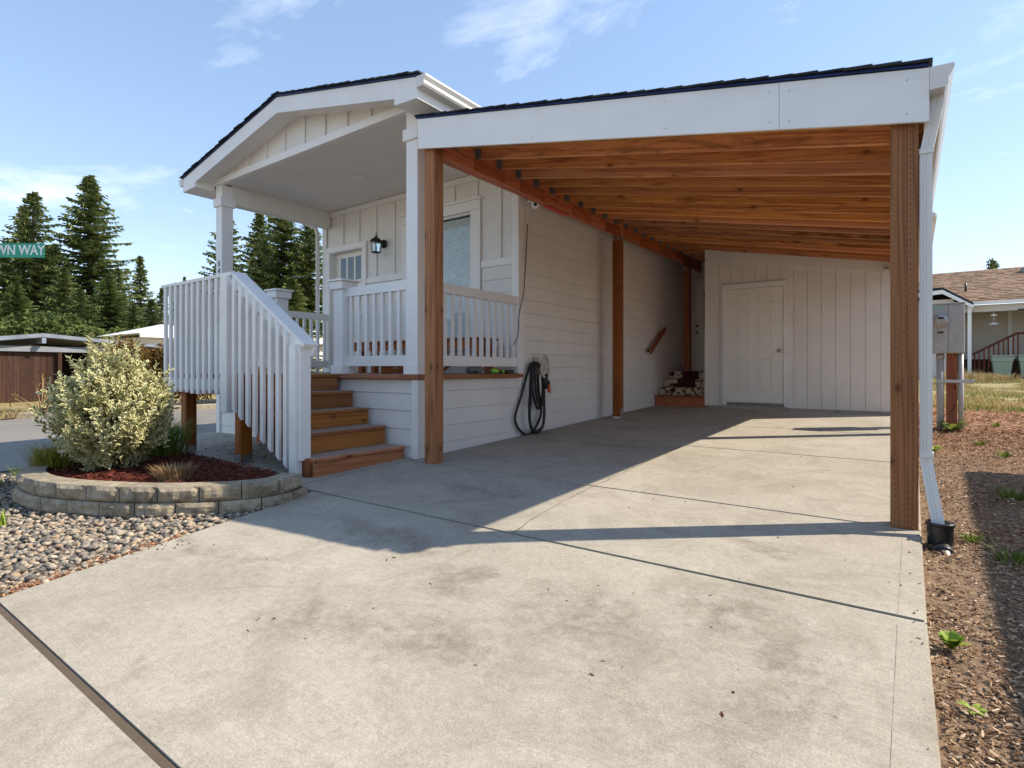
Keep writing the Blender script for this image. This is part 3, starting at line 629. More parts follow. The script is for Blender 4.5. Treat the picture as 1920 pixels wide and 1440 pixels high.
while y < 12.8:
    a = Vector((-3.928, y, jb(-3.928, y)+.092)); b = Vector((-.115, y, jb(-.115, y)+.092))
    bar('joist', a, b, .04, .184, m_joist, C, bev=.006)
    hz_ = jb(-3.92, y)
    for q in (-.024, .024):
        box('joist_hanger', -3.927, -3.87, y+q-.002, y+q+.002, hz_-.012, hz_+.13, m_galvd, C, 0)
    box('joist_hanger', -3.9295, -3.9265, y-.055, y+.055, hz_+.0, hz_+.14, m_galvd, C, 0)
    y += .39
def sheet(name, x0, x1, y0, y1, zf, th, m, parent):
    vs = [(x, yy, zf(x, yy)+d) for d in (0, th) for yy in (y0, y1) for x in (x0, x1)]
    return fixn(mesh(name, vs, [(0, 1, 3, 2), (4, 6, 7, 5), (0, 4, 5, 1), (1, 5, 7, 3), (3, 7, 6, 2), (2, 6, 4, 0)], m, parent))
jt = lambda x, y: jb(x, y)+.186
for i in range(8):   # plywood sheathing above the joists
    a = 4.05+i*1.1; sheet('sheathing', -4.11, .055, a+.001, a+1.099, jt, .012, m_deckply, C)
fb = lambda x: 3.346+(2.531-3.346)*(x+4.098)/4.1745
for xa, xb in ((-4.098, -.722), (-.7195, .0765)): prism('fascia', [(xa, 4.025, jt(xa, 4.05)+.008), (xb, 4.025, jt(xb, 4.05)+.008), (xb, 4.025, fb(xb)), (xa, 4.025, fb(xa))], (0, .022, 0), m_white, C)
for xx in (-3.9, -2.7, -1.5, -.78, -.66, -.03):
    for dz in (.05, .25): lathe('nail_head', (xx, 4.0249, fb(xx)+dz), (0, -1, 0), [(.004, 0), (.004, .0012)], m_galvd, C, 6)
sheet('eave_fascia', .056, .075, 4.05, 12.84, lambda x, y: jb(0.05, y)+.0, .19, m_white, C)
sheet('drip_edge', -4.12, .075, 4.012, 4.05, lambda x, y: jt(x, 4.05)+.0125, .018, m_drip, C)
bm = bmesh.new(); n = 29
for i in range(n):
    x0 = -4.13+4.21*i/n; x1 = x0+4.21/n+.012; yf = 4.0+R.uniform(-.014, .004)
    za = jt(x0, 4.05)+.031; zb = jt(x1, 4.05)+.036; dz = .012*8.8
    kk = [bm.verts.new(p) for p in ((x0, yf, za), (x1, yf, zb), (x1, yf, zb+.014), (x0, yf, za+.010), (x0, 12.85, za+dz), (x1, 12.85, zb+dz), (x1, 12.85, zb+.018+dz), (x0, 12.85, za+.01+dz))]
    for f in ((0, 1, 2, 3), (4, 5, 6, 7), (0, 1, 5, 4), (1, 2, 6, 5), (2, 3, 7, 6), (3, 0, 4, 7)): bm.faces.new([kk[q] for q in f])
bmesh.ops.recalc_face_normals(bm, faces=bm.faces); me = bpy.data.meshes.new('shingles'); bm.to_mesh(me); bm.free(); me.materials.append(m_shingle)
tag(link('shingles', me, None, C), kind='stuff')
g = [(0, 0), (.07, 0), (.085, .02), (.085, .05), (.112, .10), (.112, .125), (.102, .125), (.098, .105), (.075, .055), (.075, .02), (.065, .008), (.01, .008), (.01, .13), (0, .13)]
gt = prism('gutter', [(.078+a, 4.0, 2.70+b) for a, b in g], (-.055, 8.8, .02), m_gutter, C)
prism('gutter_end_cap', [(.078+a, 3.999, 2.70+b) for a, b in [(0, 0), (.07, 0), (.085, .02), (.085, .05), (.112, .10), (.112, .125), (0, .13)]], (0, -.004, 0), m_gutter, gt)
# downspout: outlet, offset, long drop, kick-out
def spout(pts, w=.062, d=.05):
    vs = []; fs = []
    pts = [Vector(p) for p in pts]
    ring = [(-1, -1), (-.45, -1), (-.4, -.88), (-.05, -.88), (0, -1), (.05, -.88), (.4, -.88), (.45, -1), (1, -1), (1, 1), (-1, 1)]
    for i, p in enumerate(pts):
        dirv = (pts[min(i+1, len(pts)-1)]-pts[max(0, i-1)]).normalized(); yv = Vector((0, 1, 0)); xv = yv.cross(-dirv).normalized(); yv = (-dirv).cross(xv).normalized()
        for a, b in ring: vs.append(p+xv*a*w/2+yv*b*d/2)
    n = len(ring)
    for i in range(len(pts)-1):
        for j in range(n): fs.append((i*n+j, i*n+(j+1) % n, (i+1)*n+(j+1) % n, (i+1)*n+j))
    return fixn(mesh('downspout', vs, fs, m_gutter, C, loc=pts[0]))
dsp = spout([(.118, 4.13, 2.705), (.112, 4.13, 2.64), (.066, 4.13, 2.40), (.062, 4.13, 2.34), (.062, 4.13, .60), (.066, 4.125, .53), (.122, 4.02, .17)])
box('strap', .028, .1, 4.098, 4.162, 2.37, 2.405, m_gutter, dsp); box('strap', .028, .1, 4.098, 4.162, .565, .60, m_gutter, dsp)

# ---------------------------------------------------------------- black drain pipe
D = thing('drain_pipe', 'short black plastic drain pipe elbow catching the downspout', 'drain pipe', (.125, 4.0, .1))
pipe = tube('riser', [(.125, 3.985, .0), (.125, 3.985, .215)], .062, m_bplastic, D, 20, cap=False)
lathe('rim', (.125, 3.985, .205), (0, 0, 1), [(.062, 0), (.068, 0), (.068, .018), (.056, .018), (.056, -.1)], m_bplastic, D, 20)
tube('elbow', spl([(.125, 3.985, .07), (.127, 3.93, .062), (.128, 3.87, .035), (.128, 3.82, -.02), (.128, 3.79, -.1)], 5), .06, m_bplastic, D, 16)
tube('elbow_collar', [(.127, 3.915, .058), (.1275, 3.895, .050)], .068, m_bplastic, D, 16)

# ---------------------------------------------------------------- storage shed
SH = thing('storage_shed', 'beige grooved panel storage shed at the back of the carport', 'shed', (-1.6, 11.9, .35))
SY = 10.96
def stop(x): return jb(x, SY)+.10
def frz(x): return 3.213-.1937*(x+3.131)
GX = [-3.283, -3.23, -3.014]+[-3.014+.2155*i for i in range(1, 14)]+[.02]
for i in range(len(GX)-1):
    a, b = GX[i]+.003, GX[i+1]-.003
    segs = [(.40, None)]
    z0 = .40
    if b > -2.95 and a < -1.85:
        parts = []
        if a < -2.952: parts.append((a, -2.953, .40))
        if b > -1.838: parts.append((-1.837, b, .40))
        parts.append((max(a, -2.952), min(b, -1.838), 2.704))
    else: parts = [(a, b, .40)]
    for (p, q, zb) in parts:
        if q-p < .01: continue
        prism('siding_panel', [(p, SY, zb), (q, SY, zb), (q, SY, stop(q)), (p, SY, stop(p))], (0, .018, 0), m_shed, SH)
prism('wall', [(-3.28, SY+.02, .38), (.018, SY+.02, .38), (.018, SY+.02, stop(.018)), (-3.28, SY+.02, stop(-3.28))], (0, 1.8, 0), m_shed, SH)
prism('frieze_board', [(-3.283, SY-.022, frz(-3.283)), (.02, SY-.022, frz(.02)), (.02, SY-.022, stop(.02)), (-3.283, SY-.022, stop(-3.283))], (0, .02, 0), m_shed, SH)
box('corner_board', -3.286, -3.20, SY-.020, SY-.002, .40, frz(-3.2)-.004, m_shed, SH)
box('footing', -3.26, .0, SY+.005, SY+1.7, .2, .40, m_conc, SH, 0); box('threshold', -2.93, -1.85, SY-.10, SY-.012, .30, .42, m_conc, SH); box('door_sill', -2.87, -1.87, SY-.05, SY-.004, .424, .47, m_galvd, SH)
dr = box('door', -2.853, -1.887, SY-.03, SY+.012, .476, 2.592, m_doorp, SH)
for x0, x1 in ((-2.673, -2.447), (-2.295, -2.055)):
    for z0, z1 in ((2.298, 2.493), (1.482, 2.181), (.721, 1.295)):
        for (a, b, c, d) in ((x0, x1, z1-.022, z1), (x0, x1, z0, z0+.022), (x0, x0+.022, z0+.023, z1-.023), (x1-.022, x1, z0+.023, z1-.023)):
            box('panel_moulding', a, b, SY-.042, SY-.031, c, d, m_doorp, dr, .005)
        box('door_panel', x0+.045, x1-.045, SY-.04, SY-.031, z0+.045, z1-.045, m_doorp, dr, .007)
lathe('knob', (-1.953, SY-.03, 1.427), (0, -1, 0), [(.032, 0), (.03, .008), (.014, .015), (.014, .035), (.03, .045), (.032, .06), (.02, .075)], m_brass, dr, 14)
box('door_trim', -2.952, -2.856, SY-.048, SY-.003, .42, 2.596, m_white, SH, .008); box('door_trim', -1.884, -1.838, SY-.048, SY-.003, .42, 2.596, m_white, SH, .008)
box('door_trim', -2.952, -1.838, SY-.05, SY-.003, 2.599, 2.70, m_white, SH, .008)
tube('motion_sensor', [(-.34, SY-.03, 2.74), (-.36, SY-.12, 2.72), (-.37, SY-.16, 2.66)], .03, m_wplastic, SH, 8)

# ---------------------------------------------------------------- entry stair with landing
ST = thing('entry_stair', 'wooden entry stair and landing with white picket railings', 'stairs', (-5.5, 3.6, .1))
TX = [-4.455, -4.755, -5.04, -5.318, -5.60]; TZ = [.27, .472, .657, .845, 1.036]
YN, YF = 3.06, 4.172
for i, (x, z) in enumerate(zip(TX, TZ)):
    zb = slab(3.5) if i == 0 else TZ[i-1]
    box('riser', x-.024, x, YN, YF, zb+(.0 if i == 0 else .002)-(.03 if i == 0 else 0), z-.038, m_step, ST)
    if i < 4: box('tread', x-.30, x+.022, YN-.0, YF, z-.036, z, m_step, ST, .006)
for k in range(12):   # landing boards
    x = -5.578-.0-.145*k; box('landing_board', x-.14, x, 3.02, 4.174, 1.0, 1.036, m_step, ST, .004)
box('landing_rim', -7.30, -5.63, 3.022, 3.058, .82, .998, m_beam, ST); box('landing_rim', -7.30, -5.63, 4.12, 4.17, .82, .998, m_beam, ST)
for yy in (3.025, 3.6):   # stringers
    dz = 0 if yy < 3.1 else -.25
    prism('stringer', [(-4.49, yy, .10), (-4.49, yy, max(.12, .232+dz)), (-5.60, yy, .96+dz), (-5.66, yy, .96+dz), (-5.66, yy, .68+dz), (-4.72, yy, .10)], (0, .036, 0), m_postb, ST)
for px in (-7.105, -5.86):
    p = box('landing_post', px, px+.125, 3.06, 3.185, slab(3.1)+.02, .999, m_postb, ST, .005)
    z = slab(3.1)
    box('post_base', px-.003, px+.128, 3.056, 3.0595, z+.0, z+.09, m_galv, p); box('post_base', px+.1255, px+.1285, 3.08, 3.17, z, z+.09, m_galv, p); box('post_base', px-.012, px+.137, 3.05, 3.20, z-.005, z+.012, m_galv, p)
    box('landing_post', px, px+.125, 4.0, 4.118, .12, .999, m_postb, ST, .005)
# landing railing (front) and left side
rl = bar('landing_rail_cap', (-7.43, 3.04, 2.096), (-5.78, 3.04, 2.096), .14, .036, m_white2, ST)
bar('rail_board', (-7.36, 3.035, 2.03), (-5.80, 3.035, 2.03), .036, .09, m_white2, ST)
box('landing_rim_board', -7.36, -5.87, 2.999, 3.0195, .86, .99, m_white2, ST)
for x in (-7.326, -7.188, -7.049, -6.914, -6.77, -6.637, -6.504, -6.365, -6.228, -6.09, -5.972):
    w = .056
    box('picket', x-w/2+R.uniform(-.003, .003), x+w/2, 2.969+R.uniform(-.003, .002), 2.9985, .822+R.uniform(-.012, .01), 2.076, m_white2, ST, .004)
box('corner_post', -5.925, -5.80, 2.94, 3.018, .64, 2.076, m_white2, ST, .005)
bar('landing_rail_cap', (-7.36, 3.112, 2.0965), (-7.36, 4.17, 2.0965), .13, .035, m_white2, ST)
for k in range(8): box('picket', -7.385, -7.362, 3.14+k*.135, 3.226+k*.135, .83, 2.077, m_white2, ST, .004)
# sloping stair rail
def rzst(x): return 2.103-(x+5.80)*.612
bar('stair_rail_cap', (-5.80, 3.06, rzst(-5.80)+.004), (-4.50, 3.06, rzst(-4.50)), .155, .036, m_white2, ST)
bar('rail_board', (-5.79, 3.005, rzst(-5.79)-.065), (-4.56, 3.005, rzst(-4.56)-.065), .034, .085, m_white2, ST)
bar('rail_board', (-5.79, 3.10, rzst(-5.79)-.065), (-4.50, 3.10, rzst(-4.50)-.065), .034, .085, m_white2, ST)
def picketS(x, w=.055):
    zb = .67-(x+5.70)*.515+R.uniform(-.01, .01); zb = max(zb, slab(3)+.02)
    za = rzst(x-w/2)-.025; zc = rzst(x+w/2)-.025
    prism('picket', [(x-w/2, 2.958, zb+.02), (x+w/2, 2.958, zb-.02), (x+w/2, 2.958, zc), (x-w/2, 2.958, za)], (0, .029, 0), m_white2, ST)
for x in (-5.70, -5.572, -5.432, -5.30, -5.162, -5.025, -4.89, -4.765): picketS(x)
box('newel_post', -4.675, -4.575, 2.942, 3.02, slab(3)+.005, rzst(-4.575)-.03, m_white2, ST, .005)
box('newel_post', -4.573, -4.545, 2.975, 3.09, .25, rzst(-4.545)-.03, m_white2, ST, .004)

# ---------------------------------------------------------------- carpeted steps in the alcove + handrail
CS = thing('alcove_steps', 'wooden steps draped in dark red floral carpet at the back door', 'steps', (-3.8, 11.3, .35))
box('bottom_step', -4.305, -3.29, 10.985, 12.0, .33, .53, m_postb, CS); box('bottom_tread', -4.306, -3.29, 10.955, 12.0, .531, .56, m_postb, CS)
for i, (y, z0, z1) in enumerate(((11.18, .561, .72), (11.42, .721, .885), (11.66, .886, 1.05))):
    c = box('carpet_step', -4.30+.0*i, -3.295, y, 12.0, z0, z1, m_floral, CS, .02)
    if i: box('runner', -4.02+.03*i, -3.62, y-.012, 11.99, z0+.004, z1+.008, m_maroon, c, .006)
HR = thing('handrail', 'short slanted brown wooden handrail fixed to the grey side wall', 'handrail', (-4.26, 10.95, 1.4))
bar('rail', (-4.22, 10.50, 1.43), (-4.22, 11.34, 1.95), .04, .085, m_postb, HR)
for y, z in ((10.62, 1.46), (11.22, 1.83)): box('bracket', -4.315, -4.235, y-.015, y+.015, z-.02, z+.02, m_black, HR)

# ---------------------------------------------------------------- hose on its wall hanger
HG = thing('hose_hanger', 'beige triangular plastic hose hanger on the side wall', 'hose hanger', (-4.30, 6.53, 1.1))
loop = []
for i in range(25):
    a = 2*pi*i/24; yy = 6.535+.105*math.sin(a)*(1.0-.35*max(0, math.cos(a))); zz_ = 1.13+.15*math.cos(a); loop.append((-4.155, yy, zz_))
tube('hoop', loop, .016, m_beige, HG, 8)
box('back_plate', -4.312, -4.295, 6.46, 6.60, 1.0, 1.27, m_beige, HG, .005)
lathe('drum', (-4.30, 6.535, 1.10), (1, 0, 0), [(.085, 0), (.085, .13), (.10, .14), (.10, .15), (.06, .152), (.05, .145)], m_beige, HG, 20)
tube('spoke', [(-4.155, 6.535, 1.275), (-4.15, 6.535, 1.19)], .01, m_beige, HG, 6)
tube('spoke', [(-4.155, 6.45, 1.06), (-4.15, 6.51, 1.10)], .01, m_beige, HG, 6); tube('spoke', [(-4.155, 6.62, 1.06), (-4.15, 6.56, 1.10)], .01, m_beige, HG, 6)
HO = thing('garden_hose', 'thick black hose hanging in long loops with an orange handled nozzle', 'hose', (-4.25, 6.3, .2))
HX = -4.265
def hoseloop(x, yl, yr, zb, ytop, yend, ztop=1.17):
    return spl([(x, ytop+.02, ztop-.05), (x, ytop-.05, ztop), (x, ytop-.13, ztop-.06), (x, (ytop-.16+yl)/2, .75), (x, yl, .42), (x+.01, (yl+yr)/2-.1, zb), (x+.02, (yl+yr)/2+.1, zb+.03), (x+.01, yr, .48), (x, yend, .80), (x, yend-.02, 1.05)])
tube('hose_loop', hoseloop(-4.275, 5.98, 6.60, .215, 6.44, 6.55), .017, m_rubber, HO, 8)
tube('hose_loop', hoseloop(-4.235, 6.26, 6.63, .235, 6.44, 6.60, 1.19), .017, m_rubber, HO, 8)
tube('hose_loop', hoseloop(-4.20, 6.22, 6.56, .26, 6.46, 6.58, 1.18), .017, m_rubber, HO, 8)
tube('hose_loop', spl([(-4.19, 6.46, 1.13), (-4.18, 6.37, 1.15), (-4.18, 6.32, 1.0), (-4.18, 6.36, .72), (-4.18, 6.46, .575), (-4.18, 6.53, .70), (-4.18, 6.55, 1.0)]), .018, m_rubber, HO, 8)
tube('hose_loop', spl([(-4.24, 6.46, 1.14), (-4.21, 6.355, 1.16), (-4.21, 6.29, 1.0), (-4.21, 6.33, .72), (-4.21, 6.44, .55), (-4.21, 6.54, .70), (-4.21, 6.57, 1.0)]), .018, m_rubber, HO, 8)
tube('sleeve', [(-4.17, 6.555, 1.03), (-4.165, 6.56, .82)], .042, m_rubber, HO, 10)
tube('nozzle', [(-4.13, 6.575, .93), (-4.13, 6.59, .88)], .022, m_rubber, HO, 10); tube('nozzle_handle', [(-4.13, 6.585, .885), (-4.125, 6.59, .84), (-4.125, 6.58, .77)], .02, m_orange, HO, 10)
tube('nozzle_lever', [(-4.12, 6.61, .86), (-4.115, 6.625, .80), (-4.12, 6.615, .75)], .006, m_galv, HO, 6)

# ---------------------------------------------------------------- security camera
SCam = thing('security_camera', 'white security camera with two antennas under the beam', 'security camera', (-4.28, 6.33, 3.35))
box('mount_plate', -4.305, -4.29, 6.24, 6.33, 3.33, 3.44, m_wplastic, SCam); tube('arm', [(-4.29, 6.285, 3.39), (-4.23, 6.30, 3.40), (-4.18, 6.33, 3.36)], .018, m_wplastic, SCam, 8)
lathe('body', (-4.18, 6.34, 3.40), (.25, -.45, -.75), [(.03, -.03), (.055, -.02), (.06, .02), (.06, .06)], m_wplastic, SCam, 18)
lathe('head', (-4.165, 6.31, 3.335), (.45, -.85, -.15), [(.02, -.06), (.05, -.045), (.06, 0), (.06, .03), (.05, .045), (.0, .046)], m_wplastic, SCam, 18)
lathe('lens', (-4.165, 6.31, 3.335), (.45, -.85, -.15), [(.024, .044), (.024, .052), (.016, .053), (.0, .050)], m_black, SCam, 14)
tube('antenna', [(-4.24, 6.27, 3.43), (-4.21, 6.31, 3.56)], .008, m_wplastic, SCam, 6); tube('antenna', [(-4.2, 6.37, 3.43), (-4.16, 6.46, 3.50)], .008, m_wplastic, SCam, 6)
tube('plug', [(-4.26, 6.27, 3.33), (-4.27, 6.27, 3.15)], .006, m_wplastic, SCam, 6); tube('plug', [(-4.27, 6.27, 3.16), (-4.27, 6.27, 3.09)], .014, m_wplastic, SCam, 6)
tube('cable', spl([(-4.27, 6.27, 3.1), (-4.275, 6.25, 2.8), (-4.275, 6.22, 2.45), (-4.28, 6.18, 2.1), (-4.29, 6.10, 1.85), (-4.30, 6.08, 1.55), (-4.31, 6.0, 1.42)], 6), .006, m_rubber, SCam, 6)

# ---------------------------------------------------------------- porch lantern
LN = thing('porch_lantern', 'black wall lantern with glass sides beside the front door', 'lantern', (-7.05, 6.1, 3.1))
lathe('back_plate', (-7.0, 6.112, 3.14), (0, -1, 0), [(.07, 0), (.07, .012), (.05, .03), (.02, .045)], m_black, LN, 18)
tube('arm', [(-7.0, 6.08, 3.15), (-7.0, 6.02, 3.20), (-7.0, 5.96, 3.21)], .012, m_black, LN, 8)
for sx in (-1, 1):
    for sy in (-1, 1): tube('cage_bar', [(-7.0+.06*sx, 5.95+.06*sy, 3.16), (-7.0+.05*sx, 5.95+.05*sy, 2.98)], .006, m_black, LN, 6)
lathe('roof', (-7.0, 5.95, 3.16), (0, 0, 1), [(.10, -.01), (.10, .0), (.05, .045), (.02, .06), (.012, .08), (.018, .09), (.0, .1)], m_black, LN, 12)
lathe('floor', (-7.0, 5.95, 2.965), (0, 0, 1), [(.05, 0), (.075, .01), (.075, .018), (.01, .02)], m_black, LN, 12)
tube('finial', [(-7.0, 5.95, 3.25), (-7.0+.015, 5.95, 3.275), (-7.0, 5.95, 3.30), (-7.0-.012, 5.95, 3.275)], .004, m_black, LN, 6)
box('glass', -7.045, -6.955, 5.905, 5.995, 2.985, 3.155, m_pane, LN, 0)
lathe('bulb', (-7.0, 5.95, 3.0), (0, 0, 1), [(.012, 0), (.018, .03), (.016, .07), (.004, .1)], m_wplastic, LN, 10)

# ---------------------------------------------------------------- bench and odds and ends on the porch
BN = thing('porch_bench', 'brown wooden bench behind the porch railing under the window', 'bench', (-5.8, 5.75, 1.036))
for k in range(3): bar('seat_plank', (-7.05, 5.55+k*.15, 1.49), (-4.5, 5.55+k*.15, 1.49), .142, .036, m_postb, BN)
box('apron', -7.0, -4.55, 5.50, 5.53, 1.37, 1.47, m_postb, BN)
for x in (-6.95, -5.8, -4.66): box('leg', x, x+.09, 5.54, 5.63, 1.037, 1.469, m_postb, BN); box('leg', x, x+.09, 5.80, 5.89, 1.037, 1.469, m_postb, BN)
TR = thing('folding_step', 'small brown folding step lying under the side railing', 'step stool', (-4.5, 4.75, 1.04))
for y in (4.68, 4.88): bar('side', (-4.62, y, 1.05), (-4.42, y+.04, 1.16), .025, .03, m_postb, TR)
bar('tread', (-4.44, 4.66, 1.155), (-4.44, 4.94, 1.155), .06, .018, m_postb, TR); bar('tread', (-4.55, 4.66, 1.10), (-4.55, 4.94, 1.10), .06, .018, m_postb, TR)
BG = thing('plastic_bag', 'crumpled clear plastic bag on the deck edge under the railing', 'bag', (-4.42, 5.3, 1.04))
bm = bmesh.new(); bmesh.ops.create_icosphere(bm, subdivisions=3, radius=1)
for v in bm.verts:
    q = noise.noise(v.co*2.6)*.35+noise.noise(v.co*6)*.15; v.co = v.co*(1+q); v.co = Vector((v.co.x*.09, v.co.y*.13, max(-.045, v.co.z*.06)))+Vector((-4.42, 5.3, 1.083))
me = bpy.data.meshes.new('bag'); bm.to_mesh(me); bm.free(); me.materials.append(m_galvd); link('bag_body', me, None, BG)
box('bag_contents', -4.45, -4.39, 5.26, 5.36, 1.04, 1.12, m_rubber, BG, .02)
TL = thing('toy_spray_gun', 'lime green and black nozzle toy lying at the deck edge', 'toy', (-4.36, 5.7, 1.04))
tube('barrel', [(-4.36, 5.60, 1.072), (-4.36, 5.72, 1.075)], .03, m_green, TL, 10); tube('grip', [(-4.36, 5.70, 1.07), (-4.37, 5.80, 1.062)], .025, m_rubber, TL, 10); tube('tip', [(-4.36, 5.79, 1.065), (-4.36, 5.84, 1.065)], .026, m_green, TL, 10); bar('trigger', (-4.38, 5.66, 1.10), (-4.39, 5.80, 1.105), .03, .02, m_red, TL)
bx2 = tag(box('phone_box', -4.42, -4.33, 5.88, 6.04, 1.037, 1.085, m_black, None, .006), 'flat black box lying at the back end of the deck edge', 'box')
CR = thing('wooden_crate', 'small brown wooden crate on the porch deck behind the front railing', 'crate', (-5.25, 4.75, 1.04))
for z in (1.05, 1.115): box('slat', -5.40, -5.1, 4.66, 4.68, z, z+.055, m_postb, CR); box('slat', -5.40, -5.1, 4.86, 4.88, z, z+.055, m_postb, CR)
for x in (-5.41, -5.11): box('end', x, x+.02, 4.681, 4.859, 1.04, 1.18, m_postb, CR)

# ---------------------------------------------------------------- planter wall of split-face blocks
PW = thing('planter_wall', 'curved low retaining wall of tan split face blocks round the planter', 'retaining wall', (-5, 1.5, 0))
outer = [(-3.98, 2.68), (-3.86, 2.38), (-3.93, 2.10), (-4.14, 1.84), (-4.44, 1.60), (-4.80, 1.42), (-5.15, 1.29), (-5.52, 1.24), (-5.88, 1.28), (-6.22, 1.41), (-6.50, 1.60), (-6.75, 1.83), (-6.98, 2.10), (-7.18, 2.40), (-7.3, 2.7)]
outer = [(p.x, p.y) for p in spl([(x, y, 0) for x, y in outer], 12)]
acc = [0]
for i in range(1, len(outer)): acc.append(acc[-1]+math.dist(outer[i], outer[i-1]))
def along(s):
    s = max(0, min(acc[-1]-1e-4, s))
    for i in range(1, len(acc)):
        if acc[i] >= s:
            t = (s-acc[i-1])/(acc[i]-acc[i-1]); a, b = outer[i-1], outer[i]; d = Vector((b[0]-a[0], b[1]-a[1])).normalized()
            return Vector((a[0]+(b[0]-a[0])*t, a[1]+(b[1]-a[1])*t)), Vector((-d.y, d.x))*-1
def block(s0, s1, z0, z1, inset, depth=.17):
    n = 7; g = .004; s0 += g; s1 -= g
    vs = []; fs = []
    rows = 4
    for r in range(rows+1):
        for i in range(n+1):
            p, nr = along(s0+(s1-s0)*i/n)
            e = 0 if i in (0, n) or r in (0, rows) else .012
            off = inset-(e+(.022*noise.noise((p.x*14, p.y*14, (z0+r*.03)*14+inset*9)) if e else -.008))
            q = p+nr*off; vs.append((q.x, q.y, z0+(z1-z0)*r/rows))
    m1 = len(vs)
    for r in (0, rows):
        for i in range(n+1):
            p, nr = along(s0+(s1-s0)*i/n); q = p+nr*(inset+depth); vs.append((q.x, q.y, z0+(z1-z0)*r/rows))
    w = n+1
    for r in range(rows):
        for i in range(n): fs.append((r*w+i, r*w+i+1, (r+1)*w+i+1, (r+1)*w+i))
    for i in range(n):
        fs.append((rows*w+i, rows*w+i+1, m1+w+i+1, m1+w+i)); fs.append((m1+i, m1+i+1, m1+w+i+1, m1+w+i)); fs.append((i, i+1, m1+i+1, m1+i))
    fs.append(tuple([r*w for r in range(rows+1)]+[m1+w, m1])); fs.append(tuple([r*w+n for r in range(rows+1)]+[m1+w+n, m1+n]))
    return fixn(mesh('block', vs, fs, m_block, PW))
# inward normal check: the planter lies towards (-5.5, 2.1)
_p, _n = along(acc[-1]*.5)
SGN = 1 if (Vector((-5.5, 2.1))-_p).dot(_n) > 0 else -1
_al = along
def along(s):
    p, nr = _al(s); return p, nr*SGN
for course, (z0, z1, inset, ofs) in enumerate(((-.10, .035, -.02, .07), (.039, .145, .0, .18), (.149, .258, .018, .03))):
    s = ofs-.27
    while s < acc[-1]-.1:
        a = max(0.0, s); b = min(acc[-1], s+.285)
        if b-a > .07:
            p, _ = along((a+b)/2); dz = 0
            block(a, b, z0+dz, z1+dz, inset)
        s += .285
# red mulch bed
inner = []
for i in range(0, 40):
    p, nr = along(acc[-1]*i/39); q = p+nr*.16; inner.append((q.x, q.y))
cx, cy = -5.5, 2.15
vs = [(cx, cy, .22)]+[(cx+(x-cx)*f, cy+(y-cy)*f, .205+.02*noise.noise((x*3, y*3, f))) for f in (.5, 1) for x, y in inner]
n = len(inner); fs = [(0, 1+i, 1+(i+1) % n) for i in range(n)]+[(1+i, 1+n+i, 1+n+(i+1) % n, 1+(i+1) % n) for i in range(n)]
bed = tag(fixn(mesh('planter_soil', vs, fs, m_mulch)), kind='structure')
def inpoly(x, y, P):
    c = False; j = len(P)-1
    for i in range(len(P)):
        if (P[i][1] > y) != (P[j][1] > y) and x < (P[j][0]-P[i][0])*(y-P[i][1])/(P[j][1]-P[i][1])+P[i][0]: c = not c
        j = i
    return c
def scatter_chips(name, spots, m, l0, l1, label, cat, parent=None):
    vs = []; fs = []
    for x, y, z in spots:
        ln = R.uniform(l0, l1); w = ln*R.uniform(.18, .4); a = R.uniform(0, 2*pi); tl = R.uniform(-.5, .5); rl_ = R.uniform(-.6, .6)
        M3 = Matrix.Rotation(a, 3, 'Z') @ Matrix.Rotation(tl, 3, 'Y') @ Matrix.Rotation(rl_, 3, 'X'); h = w*.25
        k = len(vs)
        for p in ((-ln/2, -w/2*.6, 0), (ln/2, -w/2, 0), (ln/2*.8, w/2, 0), (-ln/2*.9, w/2*.8, 0), (-ln/2, -w/2*.6, h), (ln/2, -w/2, h), (ln/2*.8, w/2, h), (-ln/2*.9, w/2*.8, h)):
            q = M3 @ Vector(p); vs.append((x+q.x, y+q.y, z+q.z))
        fs += [tuple(k+i for i in f) for f in ((4, 5, 6, 7), (0, 1, 5, 4), (1, 2, 6, 5), (2, 3, 7, 6), (3, 0, 4, 7))]
    o = mesh(name, vs, fs, m, parent)
    return tag(o, label, cat, kind='stuff')
sp_ = []
while len(sp_) < 5200:
    x, y = R.uniform(-7.2, -3.9), R.uniform(1.2, 2.8)
    if inpoly(x, y, inner): sp_.append((x, y, .222+R.uniform(-.008, .012)))
scatter_chips('red_mulch', sp_, m_mulch, .02, .055, 'dark red bark mulch inside the block planter', 'mulch')
# ---------------------------------------------------------------- river pebbles
peb_area = [(-3.47, .69), (-3.61, 1.2), (-3.73, 1.7), (-3.88, 2.32), (-3.90, 2.1), (-4.14, 1.84), (-4.44, 1.60), (-4.80, 1.42), (-5.15, 1.29), (-5.52, 1.24), (-5.88, 1.28), (-6.25, 1.41), (-6.55, 1.62), (-6.9, 1.9), (-7.4, 1.6), (-7.4, .3), (-5.8, -.4), (-3.3, -.4), (-3.47, .69)]
ib = bmesh.new(); bmesh.ops.create_icosphere(ib, subdivisions=2, radius=1); IV = [v.co.copy() for v in ib.verts]; IF = [tuple(v.index for v in f.verts) for f in ib.faces]; ib.free()
ib = bmesh.new(); bmesh.ops.create_icosphere(ib, subdivisions=1, radius=1); JV = [v.co.copy() for v in ib.verts]; JF = [tuple(v.index for v in f.verts) for f in ib.faces]; ib.free()
vs = []; fs = []
cnt = 0
